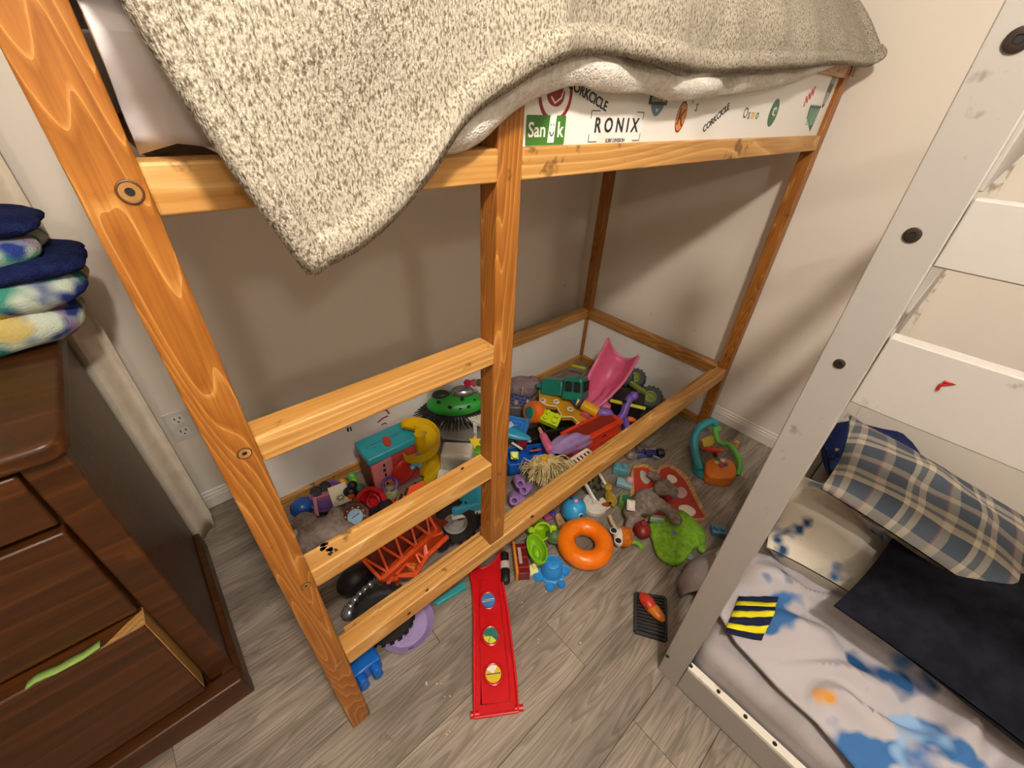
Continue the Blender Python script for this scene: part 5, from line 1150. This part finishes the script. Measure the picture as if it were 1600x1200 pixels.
# --- doll
t = thing('doll', 'doll in a lavender dress lying face down with long blonde hair', 'doll', P(880, 705, .04)); iv2 = inv(t)
q = MB(); pl_ = [LL(843, 670, .13), LL(848, 680, .13), LL(853, 690, .13), LL(860, 702, .12), LL(868, 708, .11)]
skin = pc('#d99a7c', .45)
MB().tube(pl_[:3], .008, 10, r2=.014).sph(pl_[0], .009).obj('arm', skin, t)
MB().tube(pl_[1:], .018, 12, r2=.026).sph(pl_[3], .026, (1, 1, 1)).obj('sleeve', fabric('pink_satin', '#d46d92', '#c25b82', scale=30, bump=.2, rough=.5), t)
rows = []
for i in range(15):
    s_ = i/14; c_ = LL(868, 712, .11).lerp(LL(902, 684, .12), s_); row = []
    for j in range(30):
        a_ = 2*math.pi*j/30; rr = (.03+.06*math.sin(min(1, s_*1.15)*math.pi*.62))*(1+.14*math.sin(a_*7+s_*3)*s_); 
        if i == 14: rr *= .25
        e1_ = Vector((.72, -.69, 0)); row.append(c_+e1_*rr*math.cos(a_)+Vector((-.2, -.2, .75))*rr*math.sin(a_))
    rows.append(row)
MB().grid(rows, closed=True).obj('dress', fabric('lavender_satin', '#a78cc0', '#9478ae', scale=12, bump=.2, rough=.55), t, sub=1)
MB().sph(LL(852, 722, .10), .036, (1, 1, .9)).obj('head', skin, t)
q = MB()
for i in range(150):
    a0 = LL(846+random.uniform(-10, 14), 720+random.uniform(-6, 8), .125+random.uniform(-.01, .015))
    ex = random.choice(((822, 735), (836, 745), (850, 752), (866, 745), (880, 735), (892, 728))); e = LL(ex[0]+random.uniform(-12, 12), ex[1]+random.uniform(-8, 10), .055+random.uniform(0, .05))
    ph = random.uniform(0, 6); pts = []
    for j in range(9):
        s_ = j/8; p = a0.lerp(e, s_); p += Vector((.008*math.sin(s_*9+ph), .008*math.cos(s_*8+ph), .03*math.sin(s_*math.pi)+.006*math.sin(s_*11+ph))); pts.append(p)
    q.tube(pts, .0032, 5, r2=.0018)
o = q.obj('hair', fabric('blonde_hair', '#e6d5a4', '#bfa96e', scale=40, bump=.1, rough=.45), t); o['kind'] = 'stuff'
MB().cb((0, 0, 0), (.034, .026, .03), Matrix.Translation(LL(850, 716, .15)) @ TR(rz=20, rx=20)).obj('bow', pc('#e0a81a', .4), t, bevel=.006)
MB().bar(LL(828, 705, .10), LL(846, 702, .10), .008).obj('comb', pc('#c4483c', .4), t, bevel=.002)
# --- white lattice toy
t = thing('toy_fence', 'white lattice toy fence resting against the front rail', 'toy', P(900, 722, .05)); iv2 = inv(t)
A0, A1, B0, B1 = LL(886, 722, .10), LL(918, 702, .11), LL(900, 738, .05), LL(934, 716, .06)
q = MB(); WH = pc('#ebe7e0', .4)
q.bar(A0, A1, .014, .010); q.bar(B0, B1, .012, .008); q.obj('beam', WH, t, bevel=.002)
for k in range(7):
    s_ = k/6; MB().bar(A0.lerp(A1, s_), B0.lerp(B1, s_), .010, .008).obj('slat', WH, t, bevel=.0015)
MB().bar(A0, B0.lerp(B1, .33), .010, .008).obj('brace', WH, t, bevel=.0015)
# --- lilac hair rollers
for u, v, z, dx, dy, lb in ((811, 752, .08, -.5, -.8, 'lilac hollow toy roller touching the blonde doll hair'), (822, 763, .065, -.8, -.3, 'lilac hollow toy roller lying sideways along the front rail'), (803, 778, .05, -.6, -.7, 'lilac hollow toy roller right against the ladder post'), (814, 781, .04, -.4, -.9, 'lilac hollow toy roller half hidden by the front rail')):
    p = P(u, v, z); ax = Vector((dx, dy, .45)).normalized(); m_ = ax.to_track_quat('Z', 'Y').to_matrix().to_4x4(); m_.translation = p
    o = MB(m_).lathe([(.012, .030), (.020, .030), (.023, .024), (.023, -.024), (.020, -.034), (.010, -.034), (.010, .020), (.012, .030)], 22, ends=False).obj('hair_roller', pc('#a983c8', .35))
    tag(o, lb, 'toy', 'lilac toy rollers near the ladder post')
# --- plush and navy brick box near the back
t = at('plush_toy', 'mauve grey plush toy by the back panel', 'plush toy', 818, 608, .10, 0, 0); iv2 = inv(t)
q = MB(); q.sph(LL(815, 606, .12), .085, (1.1, .8, .85)); q.sph(LL(832, 600, .14), .05); q.sph(LL(800, 612, .08), .06); q.obj('body', fabric('mauve_plush', '#8d7b80', '#786970', scale=50, bump=.6), t, remesh=.01)
MB().sph(LL(840, 596, .15), .02).obj('ear', fabric('mauve_plush_ear', '#7d6c70', bump=.6), t)
t = at('toy_wall', 'navy toy brick wall panel with pale joints', 'toy', 812, 624, .12, .09, -18, rx=30)
MB().box((-.05, -.045, 0), (.05, .045, .018)).obj('panel', pc('#aab0d6', .4), t)
for r_ in range(5):
    for k in range(3):
        x0 = -.05+.035*k-(.0175 if r_ % 2 else 0); xa, xb = max(-.05, x0+.001), min(.05, x0+.034)
        if xb-xa > .004: MB().box((xa, -.045+.018*r_+.001, .018), (xb, -.045+.018*(r_+1)-.001, .022)).obj('brick', pc('#33386e', .4), t, bevel=.001)
p = loc(t, 814, 610, .17); MB().cyl((p.x, p.y-.01, .02), (p.x+.008, p.y+.01, .075), .004).obj('stick', pc('#c9b27a', .5), t)
t = at('toy_robot', 'grey metal toy figure beside the orange rolling toy', 'toy figure', 806, 636, .11, .06, 0)
MB().box((-.03, -.018, 0), (.028, .018, .06)).obj('torso', pc('#77767c', .35, 0, .4), t, bevel=.005); MB().sph((0, 0, .075), .018).obj('head', pc('#8a8a90', .35, 0, .4), t)
for s in (-1, 1): MB().bar((s*.028, 0, .05), (s*.05, -.02, .01), .012).obj('arm', pc('#5d5c62', .35, 0, .4), t, bevel=.002)
# fillers tucked below the heap
for nm, lb, ct_, u, v, z0, s3, h, ph in (('toy_box', 'dark blue toy box below the teal truck', 'toy box', 872, 620, 0, (.20, .12, .11), '#2a3a6a', 20), ('toy_box', 'brown toy box below the gold tray', 'toy box', 862, 640, 0, (.13, .10, .09), '#5a4030', -10)):
    t = at(nm, lb, ct_, u, v, .05, z0, ph); MB().box((-s3[0]/2, -s3[1]/2, 0), (s3[0]/2, s3[1]/2, s3[2]*.85)).obj('body', pc(h, .45), t, bevel=.005); MB().box((-s3[0]/2-.003, -s3[1]/2-.003, s3[2]*.85), (s3[0]/2+.003, s3[1]/2+.003, s3[2])).obj('lid', pc(h, .4), t, bevel=.004)
t = at('toy_strip', 'pink and purple toy strip under the front rail', 'toy', 860, 805, .02, 0, 30)
MB().box((-.03, -.012, 0), (.03, .012, .018)).obj('strip', pc('#b0567e', .4), t, bevel=.003); MB().box((.0, -.012, .018), (.028, .012, .030)).obj('lug', pc('#4a4a96', .4), t, bevel=.003)
t = at('wooden_block', 'plain wooden toy arch block beside the blue rounded toy', 'toy block', 874, 812, .02, 0, 20)
MB().prism([(-.016, -.03), (.016, -.03), (.016, .03), (-.004, .03), (-.016, .01)], 0, .026).obj('block', wood('block_wood', '#d8b88c', '#c8a274', '#b58d5e', 1, rough=.6), t, bevel=.003); MB().cyl((0, -.01, .026), (0, -.01, .030), .006).obj('peg', RAWEDGE, t)
